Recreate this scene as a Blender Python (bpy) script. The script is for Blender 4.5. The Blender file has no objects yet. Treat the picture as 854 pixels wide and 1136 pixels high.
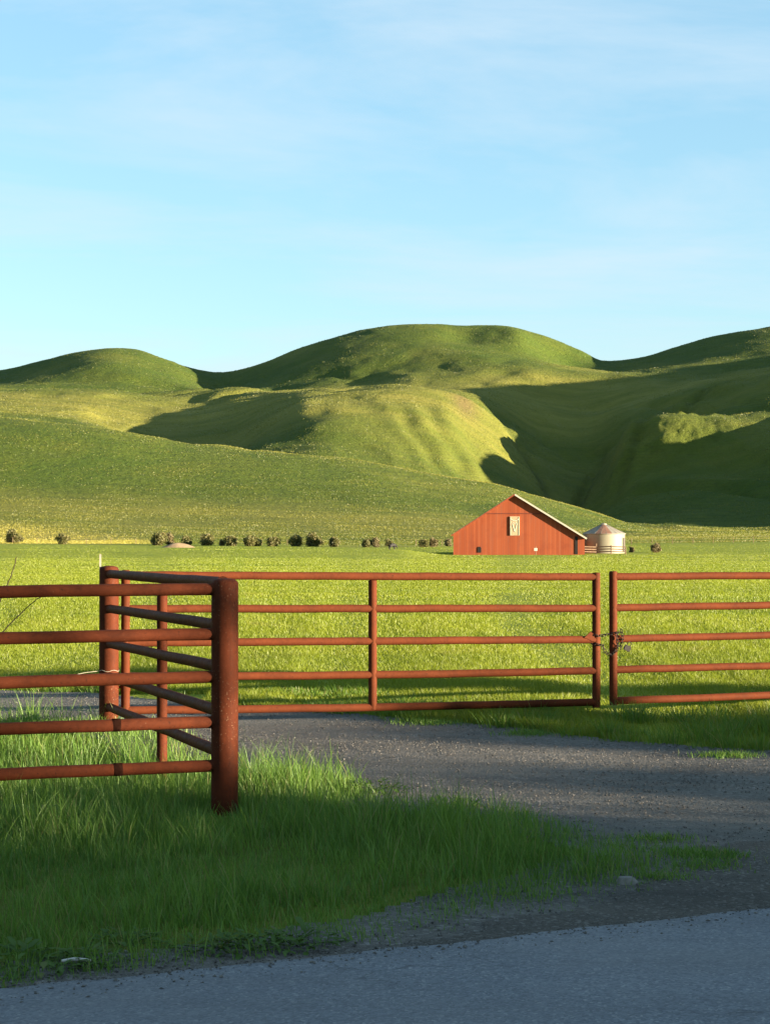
import bpy, math, random
import numpy as np
from mathutils import Vector, Matrix

rng = np.random.default_rng(7)
random.seed(7)
R = math.radians
sc = bpy.context.scene
col = sc.collection

# ------------------------------------------------------------------ camera
CAMZ = 1.655
cam_d = bpy.data.cameras.new('camera')
cam = bpy.data.objects.new('camera', cam_d)
col.objects.link(cam)
cam.location = (0, 0, CAMZ)
cam.rotation_euler = (R(90 + 0.77), 0, 0)
cam_d.sensor_fit = 'VERTICAL'
cam_d.sensor_height = 24.0
cam_d.lens = 24.0 * 2000 / 1136
cam_d.clip_start = 0.05
cam_d.clip_end = 20000
sc.camera = cam

# ------------------------------------------------------------------ light
SUN_AZ = 70.0        # degrees, measured from straight behind the camera towards its right
SUN_EL = 6.8
w = bpy.data.worlds.new('World')
sc.world = w
w.use_nodes = True
nt = w.node_tree
nt.nodes.clear()
n_out = nt.nodes.new('ShaderNodeOutputWorld')
n_bg = nt.nodes.new('ShaderNodeBackground')
n_bg.inputs['Strength'].default_value = 0.052
n_sky = nt.nodes.new('ShaderNodeTexSky')
n_sky.sky_type = 'NISHITA'
n_sky.sun_disc = False
n_sky.sun_elevation = R(SUN_EL)
n_sky.sun_rotation = R(180 - SUN_AZ)
n_sky.air_density = 1.0
n_sky.dust_density = 0.3
n_sky.ozone_density = 1.0
# thin high cirrus, laid on a flat layer above the place
tc = nt.nodes.new('ShaderNodeTexCoord')
sep = nt.nodes.new('ShaderNodeSeparateXYZ')
nt.links.new(tc.outputs['Generated'], sep.inputs[0])
mx = nt.nodes.new('ShaderNodeMath'); mx.operation = 'ADD'; mx.inputs[1].default_value = 0.12
nt.links.new(sep.outputs['Z'], mx.inputs[0])
mm = nt.nodes.new('ShaderNodeMath'); mm.operation = 'MAXIMUM'; mm.inputs[1].default_value = 0.06
nt.links.new(mx.outputs[0], mm.inputs[0])
dvx = nt.nodes.new('ShaderNodeMath'); dvx.operation = 'DIVIDE'
dvy = nt.nodes.new('ShaderNodeMath'); dvy.operation = 'DIVIDE'
nt.links.new(sep.outputs['X'], dvx.inputs[0]); nt.links.new(mm.outputs[0], dvx.inputs[1])
nt.links.new(sep.outputs['Y'], dvy.inputs[0]); nt.links.new(mm.outputs[0], dvy.inputs[1])
cmb = nt.nodes.new('ShaderNodeCombineXYZ')
nt.links.new(dvx.outputs[0], cmb.inputs[0]); nt.links.new(dvy.outputs[0], cmb.inputs[1])
mp = nt.nodes.new('ShaderNodeMapping')
mp.inputs['Rotation'].default_value = (0, 0, R(28))
mp.inputs['Scale'].default_value = (0.8, 1.5, 1)
mp.inputs['Location'].default_value = (3.1, 0.7, 0)
nt.links.new(cmb.outputs[0], mp.inputs[0])
ns = nt.nodes.new('ShaderNodeTexNoise')
ns.inputs['Scale'].default_value = 1.0
ns.inputs['Detail'].default_value = 12
ns.inputs['Roughness'].default_value = 0.6
ns.inputs['Distortion'].default_value = 0.5
nt.links.new(mp.outputs[0], ns.inputs['Vector'])
cr = nt.nodes.new('ShaderNodeMapRange')
cr.inputs['From Min'].default_value = 0.42
cr.inputs['From Max'].default_value = 0.74
cr.inputs['To Min'].default_value = 0.0
cr.inputs['To Max'].default_value = 0.8
nt.links.new(ns.outputs['Fac'], cr.inputs['Value'])
mix = nt.nodes.new('ShaderNodeMix'); mix.data_type = 'RGBA'
nt.links.new(cr.outputs[0], mix.inputs[0])
tint = nt.nodes.new('ShaderNodeMix'); tint.data_type = 'RGBA'; tint.blend_type = 'MULTIPLY'; tint.inputs[0].default_value = 1
tint.inputs[7].default_value = (0.84, 1.02, 1.16, 1)     # clear spring air: a cleaner blue than the model's
nt.links.new(n_sky.outputs[0], tint.inputs[6])
veil = nt.nodes.new('ShaderNodeMix'); veil.data_type = 'RGBA'; veil.inputs[0].default_value = 0.45   # thin even veil of high haze
veil.inputs[7].default_value = (1.04, 2.03, 2.80, 1)
nt.links.new(tint.outputs[2], veil.inputs[6])
nt.links.new(veil.outputs[2], mix.inputs[6])
CLOUD = mix.inputs[7]
CLOUD.default_value = (2.15, 2.6, 2.95, 1)
nt.links.new(mix.outputs[2], n_bg.inputs['Color'])
nt.links.new(n_bg.outputs[0], n_out.inputs[0])

sun_d = bpy.data.lights.new('sun', 'SUN')
sun_d.energy = 5.0
sun_d.angle = R(0.5)
sun_d.color = (1.0, 0.83, 0.60)
sun = bpy.data.objects.new('sun', sun_d)
col.objects.link(sun)
S = Vector((math.sin(R(SUN_AZ)) * math.cos(R(SUN_EL)), -math.cos(R(SUN_AZ)) * math.cos(R(SUN_EL)), math.sin(R(SUN_EL))))
sun.rotation_euler = S.to_track_quat('Z', 'Y').to_euler()
sun.location = (60, -15, 30)

vs = sc.view_settings
vs.view_transform = 'Standard'
vs.look = 'None'
vs.gamma = 1
vs.use_curve_mapping = False
vs.exposure = 2.72

# ------------------------------------------------------------------ noise
_T = rng.random((256, 256))
def vnoise(x, y, s=0):
    x = np.asarray(x, float) + s * 17.31; y = np.asarray(y, float) + s * 9.77
    xi = np.floor(x).astype(int); yi = np.floor(y).astype(int)
    fx = x - xi; fy = y - yi
    fx = fx * fx * (3 - 2 * fx); fy = fy * fy * (3 - 2 * fy)
    a = _T[xi & 255, yi & 255]; b = _T[(xi + 1) & 255, yi & 255]
    c = _T[xi & 255, (yi + 1) & 255]; d = _T[(xi + 1) & 255, (yi + 1) & 255]
    return (a * (1 - fx) + b * fx) * (1 - fy) + (c * (1 - fx) + d * fx) * fy
def fbm(x, y, o=4, s=0):
    t = 0; a = 1; n = 0
    for k in range(o):
        t = t + a * (vnoise(x * 2 ** k, y * 2 ** k, s + k * 3) - 0.5); n += a; a *= 0.5
    return t / n * 2
def sstep(a, b, v):
    t = np.clip((v - a) / (b - a), 0, 1)
    return t * t * (3 - 2 * t)

# ------------------------------------------------------------------ terrain heights
def pchip(xk, yk, x):
    xk = np.asarray(xk, float); yk = np.asarray(yk, float)
    h = np.diff(xk); d = np.diff(yk) / h
    m = np.zeros_like(yk)
    m[0] = d[0]; m[-1] = d[-1]
    for i in range(1, len(xk) - 1):
        if d[i - 1] * d[i] > 0:
            w1 = 2 * h[i] + h[i - 1]; w2 = h[i] + 2 * h[i - 1]
            m[i] = (w1 + w2) / (w1 / d[i - 1] + w2 / d[i])
    x = np.clip(x, xk[0], xk[-1])
    i = np.clip(np.searchsorted(xk, x) - 1, 0, len(h) - 1)
    t = (x - xk[i]) / h[i]
    return ((2*t**3 - 3*t**2 + 1) * yk[i] + (t**3 - 2*t**2 + t) * h[i] * m[i]
            + (-2*t**3 + 3*t**2) * yk[i+1] + (t**3 - t**2) * h[i] * m[i+1])

# survey rows of the country behind: distance, then (bearing, slope above the eye) pairs in 1/2000 units
# (bearing 427 = straight ahead, slope 595 = eye level, smaller is higher)
ROWS = [
 (300, [(-1500,603),(0,604),(400,606),(854,603),(2000,600)]),
 (360, [(-1500,598),(0,600),(200,600),(500,602),(700,599),(854,596),(2000,590)]),
 (430, [(-1500,582),(0,579),(200,585),(400,589),(560,592),(700,596),(854,594),(1100,590),(2000,580)]),
 (500, [(-1500,530),(-700,535),(0,549),(200,557),(400,564),(500,571),(600,580),(700,591),(854,592),(1100,588),(1500,575),(2500,560)]),
 (620, [(-1500,430),(-700,435),(-300,447),(0,463),(100,474),(200,490),(300,501),(400,514),(500,533),(560,545),(600,556),(650,570),(700,584),(740,589),(854,590),(1000,582),(1200,560),(1600,500),(2500,440)]),
 (700, [(-1500,440),(-700,450),(0,476),(100,492),(200,512),(300,524),(400,534),(500,549),(600,574),(700,586),(780,588),(854,585),(1000,560),(1200,500),(1600,430),(2500,380)]),
 (800, [(-1500,440),(-700,450),(0,468),(100,478),(150,494),(200,506),(250,512),(300,503),(360,494),(430,500),(500,524),(540,545),(600,568),(640,575),(700,562),(780,548),(854,530),(1000,470),(1200,390),(1600,350),(2500,350)]),
 (900, [(-1500,430),(-700,445),(0,456),(80,462),(120,476),(160,492),(200,498),(250,494),(300,466),(350,450),(430,453),(490,466),(530,494),(590,530),(640,556),(680,534),(740,508),(800,490),(854,472),(1000,405),(1200,345),(1600,330),(2500,330)]),
 (1020, [(-1500,430),(-700,435),(0,441),(80,445),(130,456),(170,464),(200,463),(250,454),(300,441),(360,432),(430,427),(480,430),(515,440),(560,466),(600,492),(650,506),(700,476),(760,446),(854,414),(1000,370),(1300,315),(1600,320),(2500,330)]),
 (1120, [(-1500,430),(-700,432),(0,433),(100,435),(170,441),(200,441),(300,434),(400,431),(500,430),(560,436),(600,448),(640,455),(700,440),(760,425),(854,408),(1000,375),(1300,335),(2500,340)]),
 (1220, [(-1500,425),(-700,430),(0,430),(100,430),(200,432),(300,432),(400,424),(470,412),(560,404),(620,407),(680,412),(740,410),(800,408),(854,402),(1000,372),(1300,345),(2500,350)]),
 (1340, [(-1500,425),(-700,430),(-100,432),(0,426),(60,413),(120,403),(180,414),(245,432),(290,422),(350,402),(420,388),(500,383),(560,388),(620,402),(690,412),(740,404),(800,391),(854,380),(1000,368),(1300,340),(2500,350)]),
 (1500, [(-1500,400),(-700,415),(-300,425),(-100,420),(0,413),(60,398),(90,391),(120,388),(150,390),(190,402),(225,412),(245,414),(270,409),(330,388),(380,373),(430,363),(500,360),(550,361),(600,372),(640,388),(675,402),(700,401),(750,388),(800,374),(854,364),(950,345),(1100,330),(1500,330),(2500,360)]),
 (1750, [(-1500,460),(0,465),(120,450),(245,470),(500,430),(680,460),(854,430),(1100,400),(2500,430)]),
 (2300, [(-1500,560),(2500,560)]),
]
SPUR, LIGHT_NOTCH = 1.0, 56.0
PXK = np.unique(np.concatenate([np.linspace(-1500, 2500, 1601)]))
DK = [0., 25., 60., 120., 230.]
ZT = [np.zeros_like(PXK), np.zeros_like(PXK), np.full_like(PXK, -.15), np.full_like(PXK, -.42), np.full_like(PXK, -.74)]
for D, pts in ROWS:
    yy = pchip([p[0] for p in pts], [p[1] for p in pts], PXK)
    DK.append(float(D)); ZT.append(CAMZ + (595 - yy) * D / 2000)
DK = np.array(DK); ZT = np.array(ZT)
# slopes of a monotone cubic through the rows, for each bearing
_h = np.diff(DK)[:, None]; _d = np.diff(ZT, axis=0) / _h
MT = np.zeros_like(ZT); MT[0] = _d[0]; MT[-1] = _d[-1]
for i in range(1, len(DK) - 1):
    w1 = 2 * _h[i] + _h[i-1]; w2 = _h[i] + 2 * _h[i-1]
    ok = _d[i-1] * _d[i] > 0
    with np.errstate(divide='ignore', invalid='ignore'):
        MT[i] = np.where(ok, (w1 + w2) / (w1 / _d[i-1] + w2 / _d[i]), 0)

def ground_z(x, y):
    x = np.asarray(x, float); y = np.asarray(y, float)
    yc = np.clip(y, 0.01, DK[-1])
    px = np.clip(427 + 2000 * x / np.maximum(yc, 20), -1500, 2500)
    j = (px + 1500) / 4000 * 1600
    j0 = np.clip(j.astype(int), 0, 1599); fj = j - j0
    i = np.clip(np.searchsorted(DK, yc) - 1, 0, len(DK) - 2)
    h = DK[i+1] - DK[i]; t = (yc - DK[i]) / h
    def col_(tab, k): return tab[k, j0] * (1 - fj) + tab[k, j0 + 1] * fj
    z = ((2*t**3 - 3*t**2 + 1) * col_(ZT, i) + (t**3 - 2*t**2 + t) * h * col_(MT, i)
         + (-2*t**3 + 3*t**2) * col_(ZT, i+1) + (t**3 - t**2) * h * col_(MT, i+1))
    # swale by the side panel of the fence
    z = z - 0.25 * np.exp(-((x + 2.3) / 1.25) ** 2 - ((y - 13.0) / 1.15) ** 2)
    # field lumps beyond the gate
    fm = sstep(22, 40, y) * (1 - sstep(260, 330, y))
    z = z + fm * (0.06 * fbm(x / 6, y / 6, 3, 1) + 0.10 * fbm(x / 25, y / 25, 2, 2))
    pxs = 427 + 2000 * x / np.maximum(y, 20)
    sw = 1 - sstep(440, 498, pxs)
    z = z + sw * (0.74 * np.exp(-((y - 222) / 17) ** 2) - 0.35 * np.exp(-((y - 253) / 13) ** 2))
    # hill relief: broad folds, gullies and small humps
    hm = sstep(520, 760, y); hf = sstep(440, 560, y)
    hs = 1 - 0.75 * sstep(1180, 1330, y)
    rel = 5 * fbm(x / 150, y / 150, 3, 5) * hm * hs
    rg = 1 - np.abs(fbm(x / 90 + 0.3 * fbm(x / 60, y / 60, 2, 8), y / 210, 3, 11)) * 2.0
    rel = rel - 3.5 * np.clip(rg - 0.55, 0, 1) * 2 * hm * hs
    rel = rel + (1.5 * fbm(x / 28, y / 36, 4, 21)) * (0.35 * hf + 0.65 * hm * (0.4 + 0.6 * hs))
    px0 = 427 + 2000 * x / np.maximum(y, 20)
    def dent(a, d, p, sa, sd): return a * np.exp(-((px0 - p) / sa) ** 2 - ((y - d) / sd) ** 2)
    rel = rel + dent(-6, 1405, 515, 26, 50) + dent(-8, 1400, 630, 34, 50) + dent(3, 1410, 575, 16, 45)
    # ribs down the sunny side of the middle knoll, spur across the shaded valley side
    km = np.exp(-((y - 860) / 75) ** 2) * np.exp(-((px0 - 490) / 60) ** 2)
    rel = rel + 1.15 * km * np.cos((px0 - 470 + 0.26 * (y - 880)) / 38 * 2 * np.pi + 3.2 * fbm(x / 45, y / 70, 2, 141)) * (0.55 + 1.1 * fbm(x / 30, y / 60, 2, 143))
    # spur across the shaded valley side, and an unseen notch cut in the right-hand hill to let low sun reach it
    cc = 0.242 * (x - 160) + 0.970 * (y - 918)
    cs = cc + 16 * fbm(x / 16, y / 20, 4, 77)
    rel = rel + SPUR * np.exp(-(cs / 34) ** 2) * np.clip((866 - px0) * 0.15, 0, 23) * sstep(660, 704, px0)
    rel = rel - LIGHT_NOTCH * np.exp(-(cc / 52) ** 2) * sstep(205, 265, x)  # unseen notch, shaped only to let sunlight through to the spur
    gu = np.exp(-((px0 - (640 + 0.22 * (y - 900))) / 7) ** 2) * sstep(740, 800, y) * (1 - sstep(980, 1060, y))
    g2 = np.exp(-((px0 - (628 - 0.42 * (y - 860))) / 8) ** 2) * sstep(800, 840, y) * (1 - sstep(1010, 1060, y))
    g3 = np.exp(-((px0 - (690 + 0.55 * (y - 880))) / 9) ** 2) * sstep(850, 890, y) * (1 - sstep(1060, 1110, y))
    rel = rel - 4 * gu - 3 * g2 - 2.5 * g3
    vm = sstep(560, 620, px0) * sstep(720, 800, y) * (1 - sstep(1040, 1120, y))
    rel = rel - 5 * vm * (1 - np.exp(-(cc / 45) ** 2)) * np.clip(1 - 2.6 * np.abs(fbm(x / 38 + y / 90, y / 120 - x / 160, 3, 131)), 0, 1)
    return z + rel

# ------------------------------------------------------------------ helpers
def tag(o, label=None, cat=None, group=None, kind=None):
    if label: o['label'] = label
    if cat: o['category'] = cat
    if group: o['group'] = group
    if kind: o['kind'] = kind
    return o
def empty(name, loc=(0, 0, 0), rz=0):
    o = bpy.data.objects.new(name, None)
    o.empty_display_size = 0.2
    o.location = loc; o.rotation_euler = (0, 0, rz)
    col.objects.link(o)
    return o
def mesh_np(name, V, quads=None, tris=None, mat=None, smooth=True, parent=None, attrs=None):
    me = bpy.data.meshes.new(name)
    V = np.asarray(V, np.float32)
    q = np.zeros((0, 4), np.int32) if quads is None else np.asarray(quads, np.int32)
    t = np.zeros((0, 3), np.int32) if tris is None else np.asarray(tris, np.int32)
    me.vertices.add(len(V)); me.vertices.foreach_set('co', V.ravel())
    nl = q.size + t.size
    me.loops.add(nl); me.loops.foreach_set('vertex_index', np.concatenate([q.ravel(), t.ravel()]))
    npoly = len(q) + len(t)
    me.polygons.add(npoly)
    ls = np.concatenate([np.arange(len(q)) * 4, q.size + np.arange(len(t)) * 3]).astype(np.int32)
    me.polygons.foreach_set('loop_start', ls)
    me.polygons.foreach_set('use_smooth', np.full(npoly, smooth, bool))
    for an, arr in (attrs or {}).items():
        arr = np.asarray(arr, np.float32)
        if arr.ndim == 1:
            a = me.attributes.new(an, 'FLOAT', 'POINT'); a.data.foreach_set('value', arr)
        else:
            a = me.attributes.new(an, 'FLOAT_COLOR', 'POINT'); a.data.foreach_set('color', arr.ravel())
    me.update(calc_edges=True); me.validate()
    o = bpy.data.objects.new(name, me)
    if mat: me.materials.append(mat)
    col.objects.link(o)
    if parent: o.parent = parent
    return o

class MB:
    """collects tubes, boxes, plates; build() links them as one mesh object"""
    def __init__(s): s.v = []; s.f = []
    def add(s, vs, fs):
        b = len(s.v); s.v += [tuple(v) for v in vs]; s.f += [tuple(b + i for i in f) for f in fs]
    def tube(s, pts, r, seg=20, cap=True, dome=0):
        pts = [Vector(p) for p in pts]; n = len(pts)
        rr = r if isinstance(r, (list, tuple)) else [r] * n
        rings = []
        up = None
        for i in range(n):
            d = (pts[min(i + 1, n - 1)] - pts[max(i - 1, 0)]).normalized()
            if up is None:
                up = Vector((0, 0, 1)) if abs(d.z) < 0.9 else Vector((1, 0, 0))
            a = d.cross(up).normalized(); b = a.cross(d).normalized(); up = b
            rings.append([pts[i] + (a * math.cos(2 * math.pi * k / seg) + b * math.sin(2 * math.pi * k / seg)) * rr[i] for k in range(seg)])
        vs = [v for rg in rings for v in rg]; fs = []
        for i in range(n - 1):
            for k in range(seg):
                k2 = (k + 1) % seg
                fs.append((i*seg + k, i*seg + k2, (i+1)*seg + k2, (i+1)*seg + k))
        if cap:
            fs.append(tuple(range(seg))[::1]); fs.append(tuple((n-1)*seg + k for k in range(seg))[::-1])
        s.add(vs, fs)
    def post(s, x, y, z0, z1, r, seg=28, dome=0.03, lean=(0, 0)):
        pts = []; rr = []
        N = 10
        for i in range(N + 1):
            t = i / N; pts.append((x + lean[0] * t, y + lean[1] * t, z0 + (z1 - dome - z0) * t)); rr.append(r)
        for a in (0.35, 0.62, 0.82, 0.94):
            pts.append((x + lean[0], y + lean[1], z1 - dome + dome * math.sin(a * math.pi / 2))); rr.append(r * math.cos(a * math.pi / 2) ** 0.7)
        s.tube(pts, rr, seg)
    def box(s, c, d, rz=0, M=None):
        x, y, z = d[0] / 2, d[1] / 2, d[2] / 2
        m = Matrix.Translation(c) @ Matrix.Rotation(rz, 4, 'Z') if M is None else M
        vs = [m @ Vector(p) for p in [(-x,-y,-z),(x,-y,-z),(x,y,-z),(-x,y,-z),(-x,-y,z),(x,-y,z),(x,y,z),(-x,y,z)]]
        s.add(vs, [(0,3,2,1),(4,5,6,7),(0,1,5,4),(1,2,6,5),(2,3,7,6),(3,0,4,7)])
    def prism(s, prof, depth, M):
        """prof: (x,z) outline, extruded along local y"""
        n = len(prof)
        vs = [M @ Vector((p[0], 0, p[1])) for p in prof] + [M @ Vector((p[0], depth, p[1])) for p in prof]
        fs = [tuple(range(n)), tuple(range(2 * n - 1, n - 1, -1))] + [(i, i + n, (i + 1) % n + n, (i + 1) % n) for i in range(n)]
        s.add(vs, fs)
    def build(s, name, mat, parent=None, smooth=True, angle=40):
        me = bpy.data.meshes.new(name)
        me.from_pydata(s.v, [], s.f); me.update()
        if smooth:
            me.polygons.foreach_set('use_smooth', np.full(len(me.polygons), True))
            me.set_sharp_from_angle(angle=R(angle))
        o = bpy.data.objects.new(name, me); me.materials.append(mat)
        col.objects.link(o)
        if parent: o.parent = parent
        return o

def in_poly(x, y, poly):
    x = np.asarray(x); y = np.asarray(y); r = np.zeros(x.shape, bool)
    n = len(poly)
    for i in range(n):
        x1, y1 = poly[i]; x2, y2 = poly[(i + 1) % n]
        if y1 == y2: continue
        c = (y1 > y) != (y2 > y)
        r ^= c & (x < (x2 - x1) * (y - y1) / (y2 - y1) + x1)
    return r

# ------------------------------------------------------------------ materials
def mat(name):
    m = bpy.data.materials.new(name); m.use_nodes = True
    t = m.node_tree; t.nodes.clear()
    o = t.nodes.new('ShaderNodeOutputMaterial')
    return m, t, o
KALB = 0.52      # the film is exposed for the shade, so every surface keeps a low natural albedo
class NT:
    def __init__(s, t): s.t = t
    def n(s, k, **kw):
        nd = s.t.nodes.new(k)
        for a, v in kw.items():
            if a.startswith('i_'): nd.inputs[a[2:].replace('_', ' ')].default_value = v
            else: setattr(nd, a, v)
        return nd
    def l(s, a, b): s.t.links.new(a, b)
    def noise(s, scale, detail=4, rough=0.55, vec=None, dist=0):
        nd = s.n('ShaderNodeTexNoise'); nd.inputs['Scale'].default_value = scale
        nd.inputs['Detail'].default_value = detail; nd.inputs['Roughness'].default_value = rough
        nd.inputs['Distortion'].default_value = dist
        if vec: s.l(vec, nd.inputs['Vector'])
        return nd.outputs['Fac']
    def rng(s, v, a, b, c=0., d=1.):
        nd = s.n('ShaderNodeMapRange'); nd.inputs[1].default_value = a; nd.inputs[2].default_value = b
        nd.inputs[3].default_value = c; nd.inputs[4].default_value = d
        s.l(v, nd.inputs[0]); return nd.outputs[0]
    def mix(s, f, a, b, mode='MIX'):
        nd = s.n('ShaderNodeMix'); nd.data_type = 'RGBA'; nd.blend_type = mode
        for v, i in ((f, 0), (a, 6), (b, 7)):
            if isinstance(v, (int, float)): nd.inputs[i].default_value = v
            elif isinstance(v, tuple): nd.inputs[i].default_value = v + (1,) if len(v) == 3 else v
            else: s.l(v, nd.inputs[i])
        return nd.outputs[2]
    def math(s, op, a, b=0.):
        nd = s.n('ShaderNodeMath'); nd.operation = op
        for v, i in ((a, 0), (b, 1)):
            if isinstance(v, (int, float)): nd.inputs[i].default_value = v
            else: s.l(v, nd.inputs[i])
        return nd.outputs[0]
    def pos(s): return s.n('ShaderNodeNewGeometry').outputs['Position']
    def obj(s): return s.n('ShaderNodeTexCoord').outputs['Object']
    def scale(s, v, sc_):
        nd = s.n('ShaderNodeMapping'); nd.inputs['Scale'].default_value = sc_
        s.l(v, nd.inputs[0]); return nd.outputs[0]
    def attr(s, n_):
        nd = s.n('ShaderNodeAttribute'); nd.attribute_name = n_; return nd
    def bump(s, h, strength, dist):
        nd = s.n('ShaderNodeBump'); nd.inputs['Strength'].default_value = strength; nd.inputs['Distance'].default_value = dist
        s.l(h, nd.inputs['Height']); return nd.outputs[0]
    def bsdf(s, out, colr, rough=0.8, normal=None, metal=0, spec=0.5):
        p = s.n('ShaderNodeBsdfPrincipled')
        s.l(s.mix(1.0, colr, (KALB, KALB, KALB), 'MULTIPLY'), p.inputs['Base Color'])
        if isinstance(rough, (int, float)): p.inputs['Roughness'].default_value = rough
        else: s.l(rough, p.inputs['Roughness'])
        p.inputs['Metallic'].default_value = metal
        p.inputs['Specular IOR Level'].default_value = spec
        if normal: s.l(normal, p.inputs['Normal'])
        s.l(p.outputs[0], out.inputs[0]); return p

def simple(name, c, rough=0.8, var=0.25, sc_=6, metal=0, spec=0.4, bump=0.0):
    m, t, o = mat(name); N = NT(t)
    n = N.noise(sc_, 5, 0.6, N.obj())
    f = N.rng(n, 0.3, 0.7)
    c1 = tuple(v * (1 - var) for v in c); c2 = tuple(min(1, v * (1 + var)) for v in c)
    N.bsdf(o, N.mix(f, c1, c2), rough, N.bump(n, 0.5, bump) if bump else None, metal, spec)
    return m

def pipe_paint(name, base, dark, chips=0.66):
    m, t, o = mat(name); N = NT(t)
    p = N.pos()
    a = N.noise(5, 6, 0.65, p); b = N.noise(38, 5, 0.6, p)
    streak = N.noise(1.0, 4, 0.6, N.scale(p, (60, 60, 4)))
    c = N.mix(N.rng(a, 0.3, 0.72), base, dark)
    c = N.mix(N.rng(streak, 0.5, 0.8, 0, 0.45), c, dark)
    c = N.mix(N.rng(b, 0.35, 0.75, 0, 0.35), c, tuple(v * 1.35 for v in base))
    patch = N.rng(N.noise(2.2, 3, 0.5, p), 0.4, 0.62)
    ch = N.rng(N.noise(95, 3, 0.5, p), chips, chips + 0.04)
    c = N.mix(N.math('MULTIPLY', N.math('MULTIPLY', ch, patch), 0.75), c, (0.34, 0.20, 0.12))
    ds = N.rng(N.noise(70, 3, 0.5, N.scale(p, (1, 1, 0.6))), 0.66, 0.7, 0, 0.8)
    c = N.mix(ds, c, (0.05, 0.02, 0.014))
    N.bsdf(o, c, N.rng(b, 0.3, 0.7, 0.5, 0.75), N.bump(b, 0.35, 0.004), 0, 0.03)
    return m
M_pipe = pipe_paint('red_oxide_pipe', (0.155, 0.040, 0.017), (0.072, 0.022, 0.012), 0.70)
M_post = pipe_paint('red_oxide_post', (0.145, 0.037, 0.016), (0.065, 0.020, 0.011), 0.64)
M_gate = pipe_paint('red_oxide_gate', (0.168, 0.045, 0.018), (0.092, 0.027, 0.013), 0.72)
M_weld = simple('dark_weld_band', (0.030, 0.012, 0.008), 0.9, 0.4, 40, 0, 0.0)
M_steel = simple('rusty_chain_steel', (0.035, 0.025, 0.02), 0.7, 0.5, 60, 0.2, 0.2)
M_brass = simple('dull_padlock', (0.03, 0.026, 0.022), 0.6, 0.3, 40, 0.3, 0.2)
M_galv = simple('pale_galvanised', (0.55, 0.50, 0.38), 0.55, 0.25, 12)

def grass_mat(name, c1, c2, dry, trans=0.45, spatial=(1.4, 0.25), dryness=(0.90, 0.97), rank=None, rvar=0.45):
    m, t, o = mat(name); N = NT(t)
    p = N.pos()
    r = N.attr('rnd').outputs['Fac']
    n1 = N.noise(spatial[0], 4, 0.6, p); n2 = N.noise(spatial[1], 3, 0.6, p)
    f = N.math('ADD', N.math('MULTIPLY', r, rvar), N.math('MULTIPLY', N.rng(n1, 0.3, 0.7), 0.3))
    f = N.math('ADD', f, N.math('MULTIPLY', N.rng(n2, 0.35, 0.65), 0.25))
    c = N.mix(f, c1, c2)
    c = N.mix(N.rng(r, dryness[0], dryness[1], 0, 0.8), c, dry)
    if rank: c = N.mix(N.rng(N.noise(1.0, 4, 0.6, N.scale(p, (0.025, 0.16, 0.1))), 0.42, 0.66, 0, 0.55), c, rank)
    if rank: c = N.mix(N.rng(N.noise(0.55, 4, 0.65, p), 0.60, 0.72, 0, 0.55), c, dry)
    if rank: c = N.mix(N.attr('tuft').outputs['Fac'], c, rank)
    c = N.mix(1.0, c, (KALB, KALB, KALB), 'MULTIPLY')
    d = N.n('ShaderNodeBsdfDiffuse'); N.l(c, d.inputs[0])
    tr = N.n('ShaderNodeBsdfTranslucent'); N.l(N.mix(0.5, c, N.mix(1.0, c, (1.0, 0.95, 0.45), 'MULTIPLY')), tr.inputs[0])
    gl = N.n('ShaderNodeBsdfGlossy'); gl.inputs['Roughness'].default_value = 0.5
    gl.inputs[0].default_value = (0.6, 0.6, 0.6, 1)
    mx_ = N.n('ShaderNodeMixShader'); mx_.inputs[0].default_value = trans
    N.l(d.outputs[0], mx_.inputs[1]); N.l(tr.outputs[0], mx_.inputs[2])
    m2 = N.n('ShaderNodeMixShader'); m2.inputs[0].default_value = 0.03
    N.l(mx_.outputs[0], m2.inputs[1]); N.l(gl.outputs[0], m2.inputs[2])
    N.l(m2.outputs[0], o.inputs[0])
    return m
M_verge = grass_mat('verge_grass', (0.075, 0.215, 0.028), (0.30, 0.50, 0.070), (0.40, 0.34, 0.14), 0.4, (1.4, 0.25), (0.90, 0.97), None, 0.6)
M_rough = grass_mat('rough_grass', (0.085, 0.21, 0.022), (0.24, 0.40, 0.045), (0.42, 0.36, 0.13), 0.45, (1.4, 0.4), (0.86, 0.95), None, 0.6)
M_field = grass_mat('field_grass', (0.31, 0.395, 0.024), (0.43, 0.475, 0.036), (0.38, 0.32, 0.09), 0.5, (0.5, 0.06), (0.95, 1.0), (0.19, 0.285, 0.018), 0.15)
M_hillgrass = grass_mat('hill_grass', (0.095, 0.152, 0.016), (0.150, 0.208, 0.024), (0.20, 0.22, 0.04), 0.5, (0.05, 0.012), (0.985, 1.0), (0.60, 0.54, 0.10), 0.15)
M_leaf = grass_mat('weed_leaf', (0.085, 0.17, 0.03), (0.15, 0.26, 0.05), (0.22, 0.24, 0.08), 0.3)
M_shrub = grass_mat('shrub_leaf', (0.19, 0.205, 0.065), (0.31, 0.30, 0.10), (0.38, 0.30, 0.14), 0.4, (1.0, 0.3), (0.7, 0.9))
M_shrub2 = grass_mat('dry_shrub_leaf', (0.20, 0.17, 0.07), (0.29, 0.24, 0.11), (0.34, 0.26, 0.13), 0.2, (1.0, 0.3), (0.7, 0.9))
M_tree = grass_mat('tree_leaf', (0.04, 0.07, 0.018), (0.08, 0.12, 0.03), (0.12, 0.12, 0.04), 0.2, (1.0, 0.3))
M_bark = simple('bark', (0.10, 0.075, 0.05), 0.9, 0.4, 8, bump=0.02)
M_bark2 = simple('dark_bark', (0.045, 0.035, 0.022), 0.9, 0.3, 8)
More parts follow.
